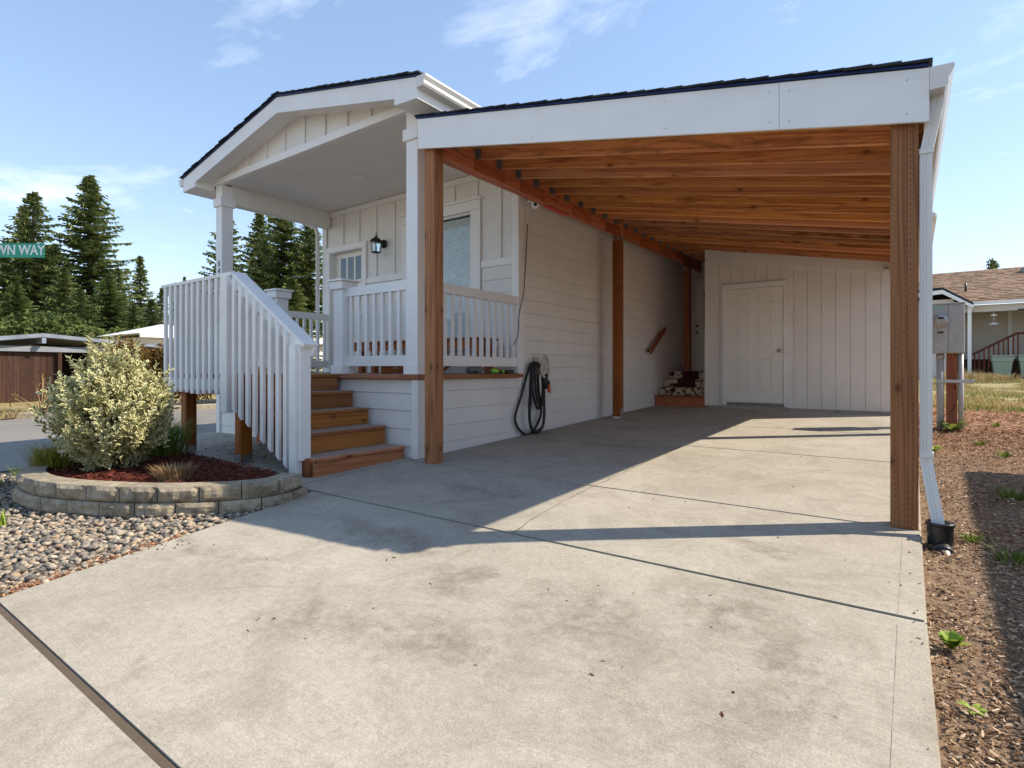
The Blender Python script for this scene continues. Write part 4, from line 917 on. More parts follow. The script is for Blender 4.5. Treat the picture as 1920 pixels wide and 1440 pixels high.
while cnt < 15500:
    x, y = R.uniform(-7.4, -3.2), R.uniform(-.4, 2.4)
    if not inpoly(x, y, peb_area) : continue
    d = math.hypot(x, y)
    if d > 5.2 and R.random() < .45: continue
    cnt += 1
    s = R.uniform(.010, .0215)*(1.25 if R.random() < .12 else 1); sc = Vector((s*R.uniform(1.0, 1.55), s, s*R.uniform(.5, .8)))
    M3 = Matrix.Rotation(R.uniform(0, 6.28), 3, 'Z') @ Matrix.Rotation(R.gauss(0, .28), 3, 'X') @ Matrix.Rotation(R.gauss(0, .25), 3, 'Y')
    z = slab(y)-.035+R.uniform(0, .05)*R.random()+.008; k = len(vs); sd = Vector((R.random()*50, R.random()*50, 0))
    V_, F_ = (IV, IF) if d < 4.3 and cnt % 3 == 0 else (JV, JF)
    for v in V_:
        q = Vector((v.x*sc.x, v.y*sc.y, v.z*sc.z))*(1+.22*noise.noise(v*.9+sd)); q = M3 @ q; vs.append((x+q.x, y+q.y, z+q.z))
    fs += [(a+k, b+k, c+k) for a, b, c in F_]
tag(mesh('river_pebbles', vs, fs, m_pebble, smooth=True), 'rounded grey and tan river pebbles beside the driveway', 'pebbles', kind='stuff')
sp_ = []
for i in range(1500):
    t = R.random(); a, b = ((-3.47, .69), (-3.61, 1.2)) if t < .5 else ((-3.61, 1.2), (-3.70, 1.6)); q = R.random(); x = a[0]+(b[0]-a[0])*q-abs(R.gauss(0, .05)); y = a[1]+(b[1]-a[1])*q; sp_.append((x, y, slab(y)+R.uniform(-.02, .004)))
scatter_chips('bark_crumbs', sp_, m_redchips, .008, .03, 'reddish bark crumbs along the left driveway edge', 'bark')

# ---------------------------------------------------------------- planting helpers
def leafmesh(spots, variegated=False):
    """spots: (pos, dir, up, length, width). Returns verts, faces, material index."""
    vs = []; fs = []; fm = []
    prof = [(0, 0), (.25, .75), (.6, 1.0), (.86, .62), (1, 0), (.86, -.62), (.6, -1.0), (.25, -.75)]
    for p, d, u, ln, w in spots:
        s = d.cross(u); s = s.normalized() if s.length > 1e-4 else Vector((1, 0, 0)); nrm = s.cross(d).normalized(); k = len(vs)
        for a, b in prof: vs.append(p+d*(a*ln)+s*(b*w/2)+nrm*(abs(b)*w*.16-(a*a)*ln*.18))
        if variegated:
            for a, b in prof:
                a2 = .5+(a-.5)*.66; b2 = b*.58
                vs.append(p+d*(a2*ln)+s*(b2*w/2)+nrm*(abs(b2)*w*.16-(a2*a2)*ln*.18+.0006))
            fs += [(k+i, k+(i+1) % 8, k+8+(i+1) % 8, k+8+i) for i in range(8)]; fm += [0]*8
            fs.append(tuple(range(k+8, k+16))); fm.append(1)
        else:
            fs += [(k, k+1, k+7), (k+1, k+2, k+6, k+7), (k+2, k+3, k+5, k+6), (k+3, k+4, k+5)]; fm += [0]*4
    return vs, fs, fm
def rdir(zb=0.0):
    while True:
        v = Vector((R.uniform(-1, 1), R.uniform(-1, 1), R.uniform(-1, 1)))
        if .1 < v.length < 1: v = v.normalized(); v.z += zb; return v.normalized()
# variegated shrub
VB = thing('variegated_shrub', 'large cream and green variegated shrub growing in the planter', 'shrub', (-5.70, 1.9, .21))
cb = Vector((-5.70, 1.9, .73)); spots = []; stems = []
for i in range(1500):
    d = rdir(.1); rr = .425*(1+.25*noise.noise(d*2.3))*(1-.12*max(0, d.z))*(1 if d.z > -.2 else .95)
    tp_ = 1-.22*max(0, d.z)**2; tip = cb+Vector((d.x*rr*1.06*tp_, d.y*rr*1.06*tp_, d.z*rr*(1.12 if d.z > 0 else 1.12)))*R.uniform(.72, 1.06)
    if d.z > .1 and R.random() < .22: tip.z += R.uniform(.03, .16)
    tip.z = max(tip.z, .25)
    ax = (d*.6+Vector((0, 0, .9))+rdir()*.3).normalized(); base = tip-ax*R.uniform(.10, .2)
    stems.append((base, tip)); m_ = R.randint(7, 10)
    for k in range(m_):
        t = .15+.85*k/(m_-1); p = base.lerp(tip, t); a = k*2.4+i; o1 = ax.orthogonal().normalized(); o2 = ax.cross(o1)
        ld = (o1*math.cos(a)+o2*math.sin(a))*(1.0-.45*t)+ax*(.35+.75*t); ld.normalize()
        spots.append((p, ld, (ax+rdir()*.3).normalized(), R.uniform(.040, .064), R.uniform(.019, .028)))
for q in range(11):   # tall sprigs at the top
    a = R.uniform(0, 6.28); b0 = cb+Vector((.22*math.cos(a), .18*math.sin(a), .38)); tp = b0+Vector((R.uniform(-.06, .06), R.uniform(-.06, .06), R.uniform(.16, .30)))
    for k in range(22):
        t = k/21; p = b0.lerp(tp, t); ang = k*2.4; ld = Vector((math.cos(ang)*.7, math.sin(ang)*.7, .55)).normalized(); spots.append((p, ld, Vector((0, 0, 1)), R.uniform(.035, .055), .024))
vs, fs, fm = leafmesh(spots, True); mesh('foliage', vs, fs, None, VB, mats=[m_leafc, m_leafg], fm=fm)
for i in range(14):
    d = rdir(.6); tube('stem', [(-5.70+.06*d.x, 1.9+.06*d.y, .19), cb+d*.18, cb+d*.42], .012, m_bark, VB, 5, .004)
def blades(name, c, n, r, h, m, label, cat, lean=.5, w=.006, group=None):
    vs = []; fs = []; c = Vector(c)
    for i in range(n):
        a = R.uniform(0, 6.28); q = r*math.sqrt(R.random()); b = c+Vector((q*math.cos(a), q*math.sin(a), 0)); hh = h*R.uniform(.5, 1.1)
        dv = Vector((math.cos(a), math.sin(a), 0))*lean*hh*R.uniform(.3, 1.2)+Vector((R.gauss(0, .15)*hh, R.gauss(0, .15)*hh, 0)); s = Vector((-math.sin(a+R.uniform(-1, 1)), math.cos(a), 0))*w
        k = len(vs); vs += [b-s, b+s, b+dv*.4+Vector((0, 0, hh*.65))+s*.7, b+dv*.4+Vector((0, 0, hh*.65))-s*.7, b+dv+Vector((0, 0, hh*.95))]
        fs += [(k, k+1, k+2, k+3), (k+3, k+2, k+4)]
    o = mesh(name, vs, fs, m, None, loc=c); return tag(o, label, cat, group)
blades('dead_shrub', (-4.72, 1.98, .2), 650, .11, .15, m_tan, 'small round tan dead shrub in the red mulch', 'shrub', .7, .003)
blades('yellow_tuft', (-6.2, 1.62, .2), 500, .17, .26, m_yellow, 'yellow green feathery tuft left of the variegated shrub', 'plant', .6, .004)
blades('green_tuft', (-6.28, 2.5, .2), 800, .24, .42, m_grass, 'green feathery plant right of the variegated shrub', 'plant', .55, .004)
for i, (x, y) in enumerate(((-6.75, 1.35), (-6.55, 1.25), (-7.05, 1.6))): blades('roadside_weed', (x, y, gz(x, y)), 45, .06, .11+.05*i, m_grass, ['low weed between planter wall and road, nearest the pebbles', 'short green weed at the outer foot of the planter wall', 'tallest green weed at the road end of the planter'][i], 'weed', .7, .006, 'weeds by the planter')
blades('pebble_weed', (-5.0, 1.02, .02), 22, .02, .12, m_lime, 'single small yellow green weed among the pebbles', 'weed', .4, .007)
sp_ = [(R.uniform(-4.2, .0), 1.0+R.random()**1.3*9) for i in range(170)]+[(R.gauss(-3.62, .06), R.uniform(.7, 1.6)) for i in range(120)]+[(.04-abs(R.gauss(0, .05)), R.uniform(1.5, 4)) for i in range(22)]
scatter_chips('leaf_crumbs', [(x, y, slab(y)+.002) for x, y in sp_], m_mulch, .006, .022, 'tiny dark leaf crumbs scattered over the concrete driveway', 'litter')
# litter of dry leaves on the walkway
sp_ = [(R.gauss(-6.4, .6), R.uniform(3.3, 4.1)) for i in range(420)]
scatter_chips('leaf_litter', [(x, y, slab(y)+.003) for x, y in sp_ if x > -8.3], m_mulch, .012, .035, 'scattered dark dry leaf bits on the walkway slab', 'litter')

# ---------------------------------------------------------------- bark on the right, weeds
sp_ = []
while len(sp_) < 52000:
    y = 1.2+8.6*R.random()**1.25; x = R.uniform(.045, .12*y+.75)
    if x < .075 and y < 2.2: continue
    sp_.append((x, y, gz(x, y)+.015*noise.noise((x*1.3, y*1.3, 0))+R.uniform(-.004, .014)))
scatter_chips('bark_chips', sp_, m_chips, .006, .028, 'loose brown bark chips along the right driveway edge', 'bark chips')
sp_ = []
while len(sp_) < 12000:
    y = R.uniform(7.4, 14.5); x = R.uniform(.05, .12*y+.8)
    if R.random() < smooth(9.2, 7.4, y): continue
    sp_.append((x, y, gz(x, y)+R.uniform(-.004, .014)))
scatter_chips('red_bark', sp_, m_redchips, .015, .05, 'reddish bark mulch round the electric meter post', 'bark mulch')
def rosette(name, c, n, ln, w, m, label, rise=.5):
    c = Vector(c); sp = []
    for i in range(n):
        a = i*2.4+R.uniform(-.3, .3); r_ = rise*R.uniform(.5, 1.6); d = Vector((math.cos(a), math.sin(a), r_)).normalized(); sp.append((c, d, Vector((0, 0, 1)), ln*R.uniform(.65, 1.1), w*R.uniform(.8, 1.2)))
    vs, fs, fm = leafmesh(sp); return tag(mesh(name, vs, fs, m, None, loc=c), label, 'weed', 'weeds in the bark')
def gg(x, y): return gz(x, y)+.005
rosette('leafy_weed', (.115, 2.64, gg(.1, 2.64)), 30, .07, .04, m_lime, 'bright lime lettuce like weed against the driveway edge', 1.9)
rosette('leafy_weed', (.15, 2.23, gg(.15, 2.23)), 6, .05, .02, m_lime, 'tiny lime weed nearest the camera in the bark', .5)
rosette('leafy_weed', (.42, 9.45, gg(.42, 9.45)), 14, .28, .085, m_grass, 'broad leaved green weed at the foot of the meter post', .75)
rosette('leafy_weed', (.19, 7.55, gg(.19, 7.55)), 9, .12, .06, m_lime, 'small lime weed beside the downspout in sun', 1.0)
for i, (x, y, s) in enumerate(((.42, 3.86, .09), (.28, 4.15, .055), (.60, 5.5, .10), (.75, 7.5, .07), (.95, 10.3, .07), (.62, 8.3, .06))):
    blades('grass_weed', (x, y, gg(x, y)), 60, s*.7, s, m_grass, ['spreading green grass tuft in the shadow edge, largest in the bark', 'small lone grass sprout beside the drain pipe', 'thin grass clump inside the dark shadow', 'green tuft just beyond the dark shadow', 'flat green clump on the red bark', 'low weed patch on bark left of the shadow'][i], 'weed', 1.0, .004, 'grass weeds in the bark')
def lawn(name, n, x0, x1, y0, y1, h, m, label, cat):
    vs = []; fs = []
    for i in range(n):
        y = R.uniform(y0, y1); x = R.uniform(x0, max(x0+.5, min(x1, .2*y+1.5)))
        if noise.noise((x*.7, y*.5, h*30)) < -.12: continue
        b = Vector((x, y, gz(x, y))); hh = h*R.uniform(.4, 1.2); a = R.uniform(0, 6.28); s = Vector((math.cos(a), math.sin(a), 0))*.012; k = len(vs); dv = Vector((R.gauss(0, .4)*hh, R.gauss(0, .4)*hh, hh)); vs += [b-s, b+s, b+dv]; fs.append((k, k+1, k+2))
    tag(mesh(name, vs, fs, m), label, cat, kind='stuff')
lawn('dry_grass', 26000, .2, 7, 13.5, 31, .10, m_dry, 'patchy dry straw coloured lawn beyond the meter post', 'grass')
lawn('green_grass', 9000, .4, 7, 12.5, 29, .09, m_grass, 'green grass patches in the dry lawn', 'grass')
for i, (x, y, hh) in enumerate(((1.35, 25.5, .55), (2.0, 26.5, .42), (.95, 23.5, .3), (2.7, 27.5, .35))):
    blades('tall_dry_weed', (x, y, gz(x, y)), 260, .5, hh, m_dry, ['tall straw coloured weeds in front of the neighbour railing, tallest clump', 'straw weeds left of the green bin', 'low straw weeds beside the white porch post', 'straw weeds just in front of the green bin'][i], 'weeds', .5, .012, 'tall dry weeds by the neighbour house')

# ---------------------------------------------------------------- electric meter pedestal
MP = thing('meter_pedestal', 'grey electric meter box on a stained wooden post with conduits', 'meter box', (.4, 9.75, .3))
MY = 9.62; g0 = gz(.4, 9.7)
box('post', .372, .486, MY+.05, MY+.16, g0-.1, 1.36, m_postb, MP)
cab = box('cabinet', .216, .562, MY-.06, MY+.14, 1.312, 1.985, m_meter, MP, .006)
box('cabinet_cover', .222, .384, MY-.072, MY-.061, 1.32, 1.975, m_meter, cab, .004); box('cabinet_cover', .388, .556, MY-.072, MY-.061, 1.32, 1.975, m_meter, cab, .004); box('rain_hood', .21, .568, MY-.085, MY+.14, 1.976, 1.996, m_meter, cab, .004)
box('sticker', .226, .325, MY-.0745, MY-.0725, 1.915, 1.955, plain('pale_green_sticker', (.28, .52, .40), .5), cab, 0); box('label_plate', .268, .338, MY-.0745, MY-.0725, 1.585, 1.61, m_black, cab, 0)
lathe('meter', (.304, MY-.07, 1.753), (0, -1, 0), [(.088, 0), (.088, .025), (.078, .03), (.074, .05), (.072, .10), (.06, .115), (.0, .118)], plain('meter_glass', (.40, .41, .39), .12), cab, 24)
lathe('meter_ring', (.304, MY-.072, 1.753), (0, -1, 0), [(.094, 0), (.094, .022), (.08, .026), (.08, .0)], m_galv, cab, 24)
box('meter_display', .272, .336, MY-.1925, MY-.188, 1.772, 1.795, m_black, cab, 0)
tube('conduit', [(.303, MY+.02, g0-.1), (.303, MY+.02, 1.31)], .042, m_pvc, MP, 14); tube('conduit', [(.524, MY+.02, g0-.1), (.524, MY+.02, 1.31)], .030, m_pvc, MP, 14)
tube('conduit_collar', [(.303, MY+.02, 1.24), (.303, MY+.02, 1.30)], .048, m_galv, MP, 14)
box('strut', .25, .66, MY-.03, MY-.018, .91, .955, m_galv, MP); tube('ground_wire', spl([(.49, MY+.04, 1.3), (.49, MY+.04, .75), (.44, MY+.03, .55), (.34, MY, .45), (.3, MY-.05, g0)]), .004, m_rubber, MP, 5)

# ---------------------------------------------------------------- neighbour's house on the right
N = thing('neighbour_house', 'beige neighbour house with brown shingle roof and covered porch', 'house', (6, 36, .8))
NG = .8
box('wall', .3, 16, 34.2, 42, .3, 4.1, m_nwall, N, 0)
box('wall', -1.2, 1.45, 31.2, 34.19, .3, 4.2, m_nwall, N, 0)
prism('front_roof', [(-1.4, 30.9, 4.38), (1.05, 30.9, 4.60), (2.1, 30.9, 3.86), (2.1, 30.9, 3.97), (1.05, 30.9, 4.72), (-1.4, 30.9, 4.5)], (0, 3.6, 0), m_shingle, N)
prism('front_fascia', [(-1.4, 30.87, 4.20), (1.05, 30.87, 4.42), (2.1, 30.87, 3.72), (2.1, 30.87, 3.86), (1.05, 30.87, 4.60), (-1.4, 30.87, 4.38)], (0, .028, 0), m_white, N)
# main roof as shingle courses
vs = []; fs = []
nc = 22
for i in range(nc):
    y0 = 31.6+(6.2)*i/nc; y1 = 31.6+6.2*(i+1)/nc; z0 = 4.02+.36*(y0-31.6); z1 = 4.02+.36*(y1-31.6); x = -2+R.uniform(-.3, 0)
    while x < 17:
        w = R.uniform(.22, .42); k = len(vs); h = R.uniform(.008, .022)
        vs += [(x, y0-.02, z0+h+.012), (x+w-.008, y0-.02, z0+h+.012), (x+w-.008, y1, z1+h), (x, y1, z1+h), (x, y0-.02, z0-.02), (x+w-.008, y0-.02, z0-.02)]; fs += [(k, k+1, k+2, k+3), (k, k+4, k+5, k+1)]; x += w
rfN = sheet('roof', -2.1, 17, 31.58, 38, lambda x, y: 4.0+.36*(y-31.6), .012, m_broof, N)
tag(mesh('shingles', vs, fs, m_broof, rfN), kind='stuff')
box('eave_gutter', 1.6, 17, 31.44, 31.56, 3.93, 4.05, m_white, N); box('porch_beam', 1.6, 17, 31.7, 31.85, 3.62, 3.92, m_nwall, N, 0)
box('porch_post', 1.93, 2.06, 31.25, 31.38, .75, 3.92, m_white, N); box('porch_deck', 1.5, 16, 32.2, 34.19, .7, 1.55, m_fence, N, 0)
rlN = bar('stair_railing', (2.1, 31.5, 1.75), (3.55, 31.75, 2.62), .09, .09, m_redrail, N); bar('stair_railing', (3.55, 31.75, 2.64), (6.5, 31.75, 2.64), .09, .09, m_redrail, rlN)
for i in range(9):
    t = (i+.5)/9; x = 2.1+1.45*t; z = 1.75+.87*t; bar('baluster', (x, 31.5+.25*t, z-.05), (x, 31.5+.25*t, z-.98), .05, .05, m_redrail, rlN, up=(0, 1, 0))
for i in range(12): x = 3.62+i*.24; bar('baluster', (x, 31.75, 2.6), (x, 31.75, 1.5), .05, .05, m_redrail, rlN, up=(0, 1, 0))
wnN = box('window', 4.6, 6.2, 34.12, 34.19, 2.2, 3.75, m_white, N)
for x in (4.68, 5.18, 5.68):
    for z in (2.26, 2.76, 3.26): box('pane', x, x+.44, 34.10, 34.119, z, z+.44, m_glassdark, wnN, 0)
box('wall_trim', 3.55, 3.68, 34.15, 34.195, 1.5, 3.95, m_white, N, 0)
for x, y in ((2.0, 33.6),): tube('vent_pipe', [(x, y, 4.65), (x, y, 5.15)], .045, m_black, rfN, 8)
for x, y in ((4.3, 36.6), (6.1, 36.0)): box('roof_vent', x, x+.55, y, y+.4, 4.0+.36*(y-31.6)+.05, 4.0+.36*(y-31.6)+.3, m_galvd, rfN, .03)
CH = thing('wind_chime', 'small pale hanging wind chime under the neighbour porch eave', 'wind chime', (2.85, 31.9, 3.3))
tube('cord', [(2.85, 31.9, 3.62), (2.85, 31.9, 3.05)], .008, m_wplastic, CH, 5); lathe('disc', (2.85, 31.9, 3.42), (0, 0, 1), [(.10, 0), (.12, .03), (.02, .12)], m_wplastic, CH, 10); lathe('bell', (2.85, 31.9, 3.05), (0, 0, 1), [(.17, 0), (.16, .04), (.05, .09)], m_wplastic, CH, 10)
def wheelie(x, y, label):
    b = thing('rubbish_bin', label, 'bin', (x, y, gz(x, y)), 'bins beside the neighbour porch'); z = gz(x, y)
    vs = []
    for (s, zz_) in ((.24, .05), (.31, .72), (.34, .73), (.34, .9)):
        vs += [(x-s, y-s, z+zz_), (x+s, y-s, z+zz_), (x+s, y+s, z+zz_), (x-s, y+s, z+zz_)]
    fs = [(0, 1, 2, 3)]+[(4*k+i, 4*k+(i+1) % 4, 4*k+4+(i+1) % 4, 4*k+4+i) for k in range(3) for i in range(4)]+[(12, 13, 14, 15)]
    fixn(mesh('body', vs, fs, m_bin, b)); box('lid', x-.37, x+.37, y-.38, y+.36, z+.905, z+.97, m_bin, b, .02); bar('handle', (x-.3, y+.42, z+.93), (x+.3, y+.42, z+.93), .04, .04, m_bin, b)
    for q in (-.28, .28): lathe('wheel', (x+q, y+.3, z+.12), (1, 0, 0), [(.12, -.03), (.12, .03)], m_rubber, b, 12)
wheelie(3.02, 30.9, 'sage green wheeled bin left of its twin by the stair railing'); wheelie(3.85, 30.85, 'sage green wheeled bin at the right edge by the neighbour porch')
TP = thing('tarp_cover', 'grey tarp hanging from the neighbour porch eave at the picture edge', 'tarp', (4.4, 31.2, 1))
vs = []; fs = []
for i in range(13):
    for j in range(8):
        t = j/7; x = 3.75+.12*i+.35*t*(1-i/12); vs.append((x, 31.2+.08*math.sin(i*1.9+t*2), 3.55-2.3*t*(1-.15*math.sin(i))))
fs = [(i*8+j, i*8+j+1, i*8+j+9, i*8+j+8) for i in range(12) for j in range(7)]
mesh('sheet', vs, fs, paint('grey_tarp', (.36, .37, .38), .6, .1, .1, False), TP, True); bar('pole', (3.55, 31.2, 3.6), (5.3, 31.2, 3.62), .06, .06, m_black, TP)

# house out of the frame to the right, whose shadow falls on the bark
NS = thing('side_neighbour_house', 'low neighbour house just out of view right of the yard', 'house', (5.5, 2, .1))
box('wall', 3.45, 8.5, -6.5, 8.2, -.2, 2.95, m_nwall, NS, 0)
prism('roof', [(3.02, -6.8, 2.98), (8.9, -6.8, 2.98), (8.9, -6.8, 3.10), (6, -6.8, 3.55), (3.02, -6.8, 3.10)], (0, 15.28, 0), m_broof, NS)
for y in (-3, 1.5, 5.5): w_ = box('window', 3.40, 3.449, y, y+1.1, 1.1, 2.2, m_white, NS); box('pane', 3.39, 3.3995, y+.08, y+1.02, 1.18, 2.12, m_glassdark, w_, 0)

# ---------------------------------------------------------------- across the road
BC = thing('brown_carport', 'old dark brown wooden carport with low grey gable roof across the road', 'carport', (-28, 7, 0))
ZB = -.1
prism('roof', [(-25.6, 1.0, 1.50), (-25.6, 6.35, 2.24), (-25.6, 12.2, 1.86), (-25.6, 12.2, 2.00), (-25.6, 6.35, 2.40), (-25.6, 1.0, 1.66)], (-7, 0, 0), m_oldroof, BC)
prism('roof_fascia', [(-25.56, 1.0, 1.52), (-25.56, 6.35, 2.27), (-25.56, 10.0, 2.02), (-25.56, 10.0, 2.13), (-25.56, 6.35, 2.41), (-25.56, 1.0, 1.67)], (-.03, 0, 0), paint('pale_blue_grey_fascia', (.20, .23, .28), .7, .2, .3, False), BC)
bar('beam', (-25.9, 2.0, 1.84), (-25.9, 9.9, 1.84), .12, .2, paint('grey_beam', (.22, .24, .27), .7, .1, .2, False), BC)
bar('ridge_beam', (-25.5, 6.35, 2.14), (-32, 6.35, 2.14), .12, .2, paint('blue_grey_beam', (.22, .26, .33), .7, .1, .2, False), BC)
y = 2.0
while y < 6.8: box('fence_board', -26.03, -26.0, y, y+.185, ZB, 1.75+R.uniform(-.02, .0), m_fence, BC); y += .19
box('back_wall', -31.5, -31.3, 2, 12, ZB, 2.1, m_fence, BC, 0); box('side_wall', -31.3, -26.1, 11.6, 11.8, ZB, 1.95, m_fence, BC, 0)
box('post', -26.0, -25.86, 9.26, 9.4, ZB, 1.735, m_trim, BC)
for y in (2.1, 6.85): box('post', -25.98, -25.86, y, y+.12, ZB, 1.735, m_fence, BC)
BI = thing('bicycle', 'dark bicycle with red saddle bag parked in the brown carport', 'bicycle', (-25, 7.6, -.1))
for yy in (7.2, 8.2): tube('wheel', [(-25.0, yy+.33*math.cos(a*pi/10), .26+.33*math.sin(a*pi/10)) for a in range(21)], .02, m_rubber, BI, 5)
for a, b in (((7.2, .26), (7.45, .75)), ((7.45, .75), (8.0, .78)), ((8.0, .78), (8.2, .26)), ((7.2, .26), (7.65, .25)), ((7.65, .25), (8.0, .78)), ((7.65, .25), (7.45, .85))): tube('frame_tube', [(-25, a[0], a[1]), (-25, b[0], b[1])], .018, plain('navy_paint', (.02, .03, .12), .4) if 'navy_paint' not in bpy.data.materials else bpy.data.materials['navy_paint'], BI, 6)
tube('handlebar', [(-25.25, 8.0, .95), (-25, 8.0, .9), (-24.75, 8.0, .95)], .015, m_black, BI, 6); box('saddle', -25.06, -24.94, 7.3, 7.55, .86, .92, m_black, BI, .02); box('saddle_bag', -25.1, -24.9, 8.05, 8.3, .85, 1.08, m_red, BI, .03)
WH = thing('white_roof_house', 'pale house with white metal roof behind the brown carport', 'house', (-38, 20, 0))
box('wall', -42, -36.2, 13.8, 34, -.2, 3.02, m_nwall, WH, 0)
fixn(mesh('roof', [(-35.8, 13.2, 3.2), (-42.5, 13.2, 3.2), (-42.5, 34.7, 3.2), (-35.8, 34.7, 3.2), (-39.1, 15.6, 3.98), (-39.1, 32.3, 3.98)], [(0, 1, 2, 3), (0, 1, 4), (1, 2, 5, 4), (2, 3, 5), (3, 0, 4, 5)], m_wroof, WH))
box('eave_fascia', -35.8, -35.72, 13.2, 34.7, 2.96, 3.2, m_white, WH)
box('garage_door', -36.19, -36.1, 22.5, 25.6, .0, 2.4, m_white, WH); 
for y in (15.5, 18.8, 28): w_ = box('window', -36.19, -36.12, y, y+1.5, 1.1, 2.3, m_white, WH); box('pane', -36.119, -36.1, y+.1, y+1.4, 1.2, 2.2, m_glassdark, w_, 0)

# ---------------------------------------------------------------- trees and shrubs
def fir_mesh(seed, Ht=20.0, Rb=4.0, dens=1.0, base=.06):
    r = random.Random(seed); vs = []; fs = []
    z = base*Ht
    while z < Ht*.985:
        t = (z/Ht-base)/(1-base); rad = Rb*((1-t)**.82)*(1 if t > .12 else .8+1.6*t); nb = max(5, int((11-5*t)*dens)); a0 = r.uniform(0, 6.28)
        for b in range(nb):
            a = a0+6.283*b/nb+r.uniform(-.3, .3); ln = max(.25, rad*r.uniform(.5, 1.2)*(1.25 if r.random() < .1 else 1)); zz_ = z+r.uniform(-.22, .22); dh = Vector((math.cos(a), math.sin(a), 0)); sd = Vector((-dh.y, dh.x, 0))
            droop = .34*(1-t)-.12; ns = max(3, int(ln/.24*dens))
            for q in range(ns):
                f = (q+.6)/ns; c = dh*(ln*f)+Vector((0, 0, zz_-droop*ln*f+.16*ln*f*f)); w = (.26+.55*(1-f)*min(1, ln/3))*r.uniform(.75, 1.25)
                for sgn in (-1, 1):
                    tip = c+sd*sgn*w*r.uniform(.5, 1.1)+dh*w*r.uniform(.35, .8)+Vector((0, 0, -w*r.uniform(.0, .32))); k = len(vs)
                    side = (dh*.6-sd*sgn*.5)*w*.34; vs += [c-side*.5, c+side*.6+Vector((0, 0, .06)), tip+side*.3, tip-side*.35+Vector((0, 0, -.05))]; fs.append((k, k+1, k+2, k+3))
                if r.random() < .6:
                    k = len(vs); h = r.uniform(.18, .42); vs += [c-dh*.18, c+dh*.22, c+dh*.1+Vector((r.uniform(-.1, .1), r.uniform(-.1, .1), -h))]; fs.append((k, k+1, k+2))
        z += max(.22, .72*(1-t)+.16)/dens**.5
    k = len(vs)
    for i in range(10):
        a = i*.63; vs += [(0, 0, Ht*.975), (.16*math.cos(a), .16*math.sin(a), Ht*.968), (0, .02, Ht)]; fs.append((k, k+1, k+2)); k += 3
    me = bpy.data.meshes.new('crown'); me.from_pydata([tuple(v) for v in vs], [], fs); return me
FM = []
for i, (s, rb, dn) in enumerate(((1, 5.0, 1.0), (2, 4.5, 1.15), (3, 5.5, 1.2))):
    for m_ in (m_fir, m_fir2):
        if m_ is m_fir: me = fir_mesh(s, 20, rb, dn)
        else: me = me.copy(); me.materials.clear()
        me.materials.append(m_); FM.append(me)
tm = bpy.data.meshes.new('trunk'); bm = bmesh.new(); bmesh.ops.create_cone(bm, cap_ends=True, segments=10, radius1=.36, radius2=.04, depth=19.4, matrix=Matrix.Translation((0, 0, 9.7))); bm.to_mesh(tm); bm.free(); tm.materials.append(m_bark)
def fir(x, y, h, kind, wid, label):
    t = thing('fir_tree', label, 'tree', (x, y, -.5), 'fir trees behind the houses'); s = h/20
    wid *= 1.28; M4 = Matrix.Translation((x, y, -.5)) @ Matrix.Rotation(R.uniform(0, 6.28), 4, 'Z') @ Matrix.Diagonal((s*wid, s*wid, s, 1))
    link('trunk', tm, M4, t); link('crown', FM[kind], M4, t)
def hv(v, D): return 1.09+(693-v)*D/1040+.5
for (u, v, D, kind, wid, label) in ((62, 357, 52, 0, 1.0, 'tall fir with a second leader at the left picture edge'), (44, 384, 54, 2, .75, 'slightly lower fir tip just left of its tall neighbour'), (8, 470, 50, 4, .9, 'broad fir cut by the left picture edge behind the street sign'),
        (168, 326, 55, 4, .95, 'tallest symmetrical fir standing free against the sky'), (222, 500, 50, 0, .9, 'shorter fir overlapping the right side of the tallest one'), (263, 478, 60, 2, .72, 'slender fir right of the tallest one'), (303, 538, 64, 3, .7, 'small dark fir at the end of the row near the landing'), (120, 500, 48, 2, 1.2, 'bushy fir filling the gap between the two tall ones'),
        (100, 455, 58, 4, 1.1, 'fir standing between and behind the two tallest ones'), (205, 515, 46, 4, 1.2, 'broad low fir in front of the tallest one on its right'), (285, 560, 52, 2, 1.3, 'low broad fir above the white roof corner'), (150, 540, 44, 0, 1.5, 'low broad fir directly in front of the tallest one'), (30, 530, 44, 4, 1.4, 'low broad fir in front at the left picture edge'), (250, 570, 45, 2, 1.5, 'lowest broad fir left of the white roof'), (346, 517, 95, 3, .5, 'tiny far fir tip above the landing rail, right one'), (329, 528, 95, 3, .5, 'tiny far fir tip above the landing rail, left one'),
        (424, 388, 55, 1, .8, 'fir half hidden behind the left porch column'), (487, 396, 50, 5, .85, 'fir seen under the porch ceiling left of its twin'), (532, 370, 46, 5, 1.0, 'broad fir seen in the middle under the porch ceiling'), (580, 400, 45, 3, 1.0, 'fir beside the porch corner downspout'), (548, 520, 40, 3, 1.5, 'low dense fir seen above the porch left railing')):
    a = (u-960)/1040; c, s_ = math.cos(YAW), math.sin(YAW); x = (a*c-s_)*D; y = (a*s_+c)*D
    fir(x, y, hv(v, D), kind, wid, label)
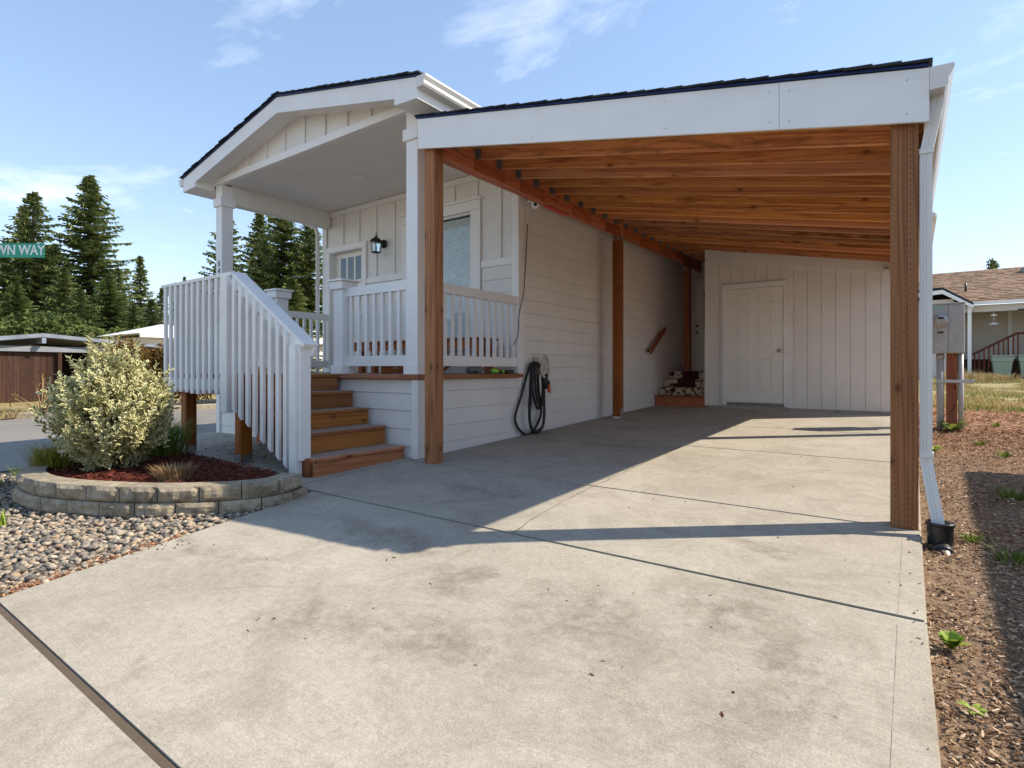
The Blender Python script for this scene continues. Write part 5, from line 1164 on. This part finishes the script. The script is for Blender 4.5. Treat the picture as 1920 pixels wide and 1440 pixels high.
def leafy(name, c, rx, ry, rzz, n, size, m, label, cat, lobes=9, group=None, stems=True):
    c = Vector(c); t = thing(name, label, cat, (c.x, c.y, c.z-rzz), group); sp = []; L_ = [(rdir(.1)*R.uniform(.3, .75), R.uniform(.35, .6)) for i in range(lobes)]
    for i in range(n):
        lo, lr = R.choice(L_); p = lo+rdir(.1)*lr*R.uniform(.7, 1.05)
        q = c+Vector((p.x*rx, p.y*ry, max(p.z, -.95)*rzz)); sp.append((q, rdir(-.1), rdir(.6), size*R.uniform(.6, 1.3), size*.5))
    vs, fs, fm = leafmesh(sp); mesh('foliage', vs, fs, m, t)
    for i in range(6): d = rdir(.8); tube('stem', [(c.x, c.y, c.z-rzz-.1), c+Vector((d.x*rx*.3, d.y*ry*.3, 0)), c+Vector((d.x*rx*.7, d.y*ry*.7, d.z*rzz*.6))], .05*rx, m_bark, t, 6, .01*rx)
    return t
leafy('bronze_shrub', (-18.9, 8.3, 1.0), 1.15, 1.25, 1.15, 9000, .10, m_maple, 'large bronze leaved shrub across the road beside the landing', 'shrub', 12, 'bronze shrubs across the road')
leafy('bronze_shrub', (-19.3, 10.6, .75), 1.2, 1.5, .9, 7000, .10, m_maple, 'lower bronze shrub seen beneath the landing pickets', 'shrub', 12, 'bronze shrubs across the road')
leafy('bronze_shrub', (-19.4, 7.0, .95), .95, .95, 1.1, 6500, .10, m_maple, 'bronze shrub right behind the variegated shrub across the road', 'shrub', 12, 'bronze shrubs across the road')
leafy('round_tree', (-48, 11.6, 2.6), 3.4, 3.4, 2.6, 6000, .34, m_broad, 'light green broadleaf tree above the brown carport roof, left one', 'tree', 14, 'broadleaf trees below the firs')
leafy('round_tree', (-47, 14.0, 2.4), 2.2, 2.2, 2.4, 4200, .34, m_broad, 'light green broadleaf tree above the brown carport, second from left', 'tree', 12, 'broadleaf trees below the firs')
leafy('round_tree', (-45, 16.0, 2.0), 1.8, 1.9, 2.2, 4200, .32, m_broad, 'light green broadleaf tree left of the white roof', 'tree', 12, 'broadleaf trees below the firs')
leafy('round_tree', (6.6, 75, 11.6), .62, .62, .9, 300, .26, m_fir2, 'small dark treetop peeping over the brown neighbour roof', 'tree', 7)
TB = thing('bare_shrub', 'sparse twiggy shrub with few bronze leaves across the road', 'shrub', (-18.7, 4.6, -.1)); sp = []
for i in range(16):
    d = rdir(.55); d = Vector((d.x, d.y*1.3, abs(d.z))).normalized(); ln = R.uniform(.5, 1.0); p1 = Vector((-18.7, 4.6, 0))+d*ln*.5+Vector((0, 0, .1)); p2 = p1+(d+Vector((0, 0, .2))).normalized()*ln*.5
    tube('twig', [(-18.7, 4.6, -.1), p1, p2], .02, m_tan, TB, 5, .006)
    for k in range(4): sp.append((p2+rdir()*.05, rdir(), rdir(.5), .10, .05))
vs, fs, fm = leafmesh(sp); mesh('foliage', vs, fs, m_maple, TB)
blades('roadside_grass', (-18.9, 3.5, -.12), 500, .8, .25, m_dry, 'low pale grass clump across the road below the fence', 'grass', .8, .02)

# ---------------------------------------------------------------- street sign
SG = thing('street_sign', 'green street name sign with white letters cut by the left edge', 'sign', (-12.25, 2.0, -.3))
a = Vector((-12.35, 1.93, 3.055)); b = Vector((-11.17, 2.783, 2.951)); b.z = 2.975; a.z = 2.99
ex = (b-a).normalized(); up = Vector((0, 0, 1)); ny = up.cross(ex).normalized()
M4 = Matrix((ex, up, -ny)).transposed().to_4x4()
fr = ex.cross(up)
M4 = Matrix((ex, up, fr)).transposed().to_4x4(); M4.translation = (a+b)/2
Lg = (b-a).length
pl = link('sign_plate', boxmesh(Lg, .225, .004, 0, m_signg), M4, SG)
M5 = M4.copy(); M5.translation = b-ex*.385+fr*.004+up*-.002
text('lettering', 'WN WAY', .175, M5 @ Matrix.Translation((-.0, 0, 0)) @ Matrix.Diagonal((1, 1.22, 1, 1)), m_signw, pl, .0008, 0, .004)
tube('post', [(-12.3, 1.97, -.4), (-12.3, 1.97, 3.1)], .03, m_galv, SG, 10)
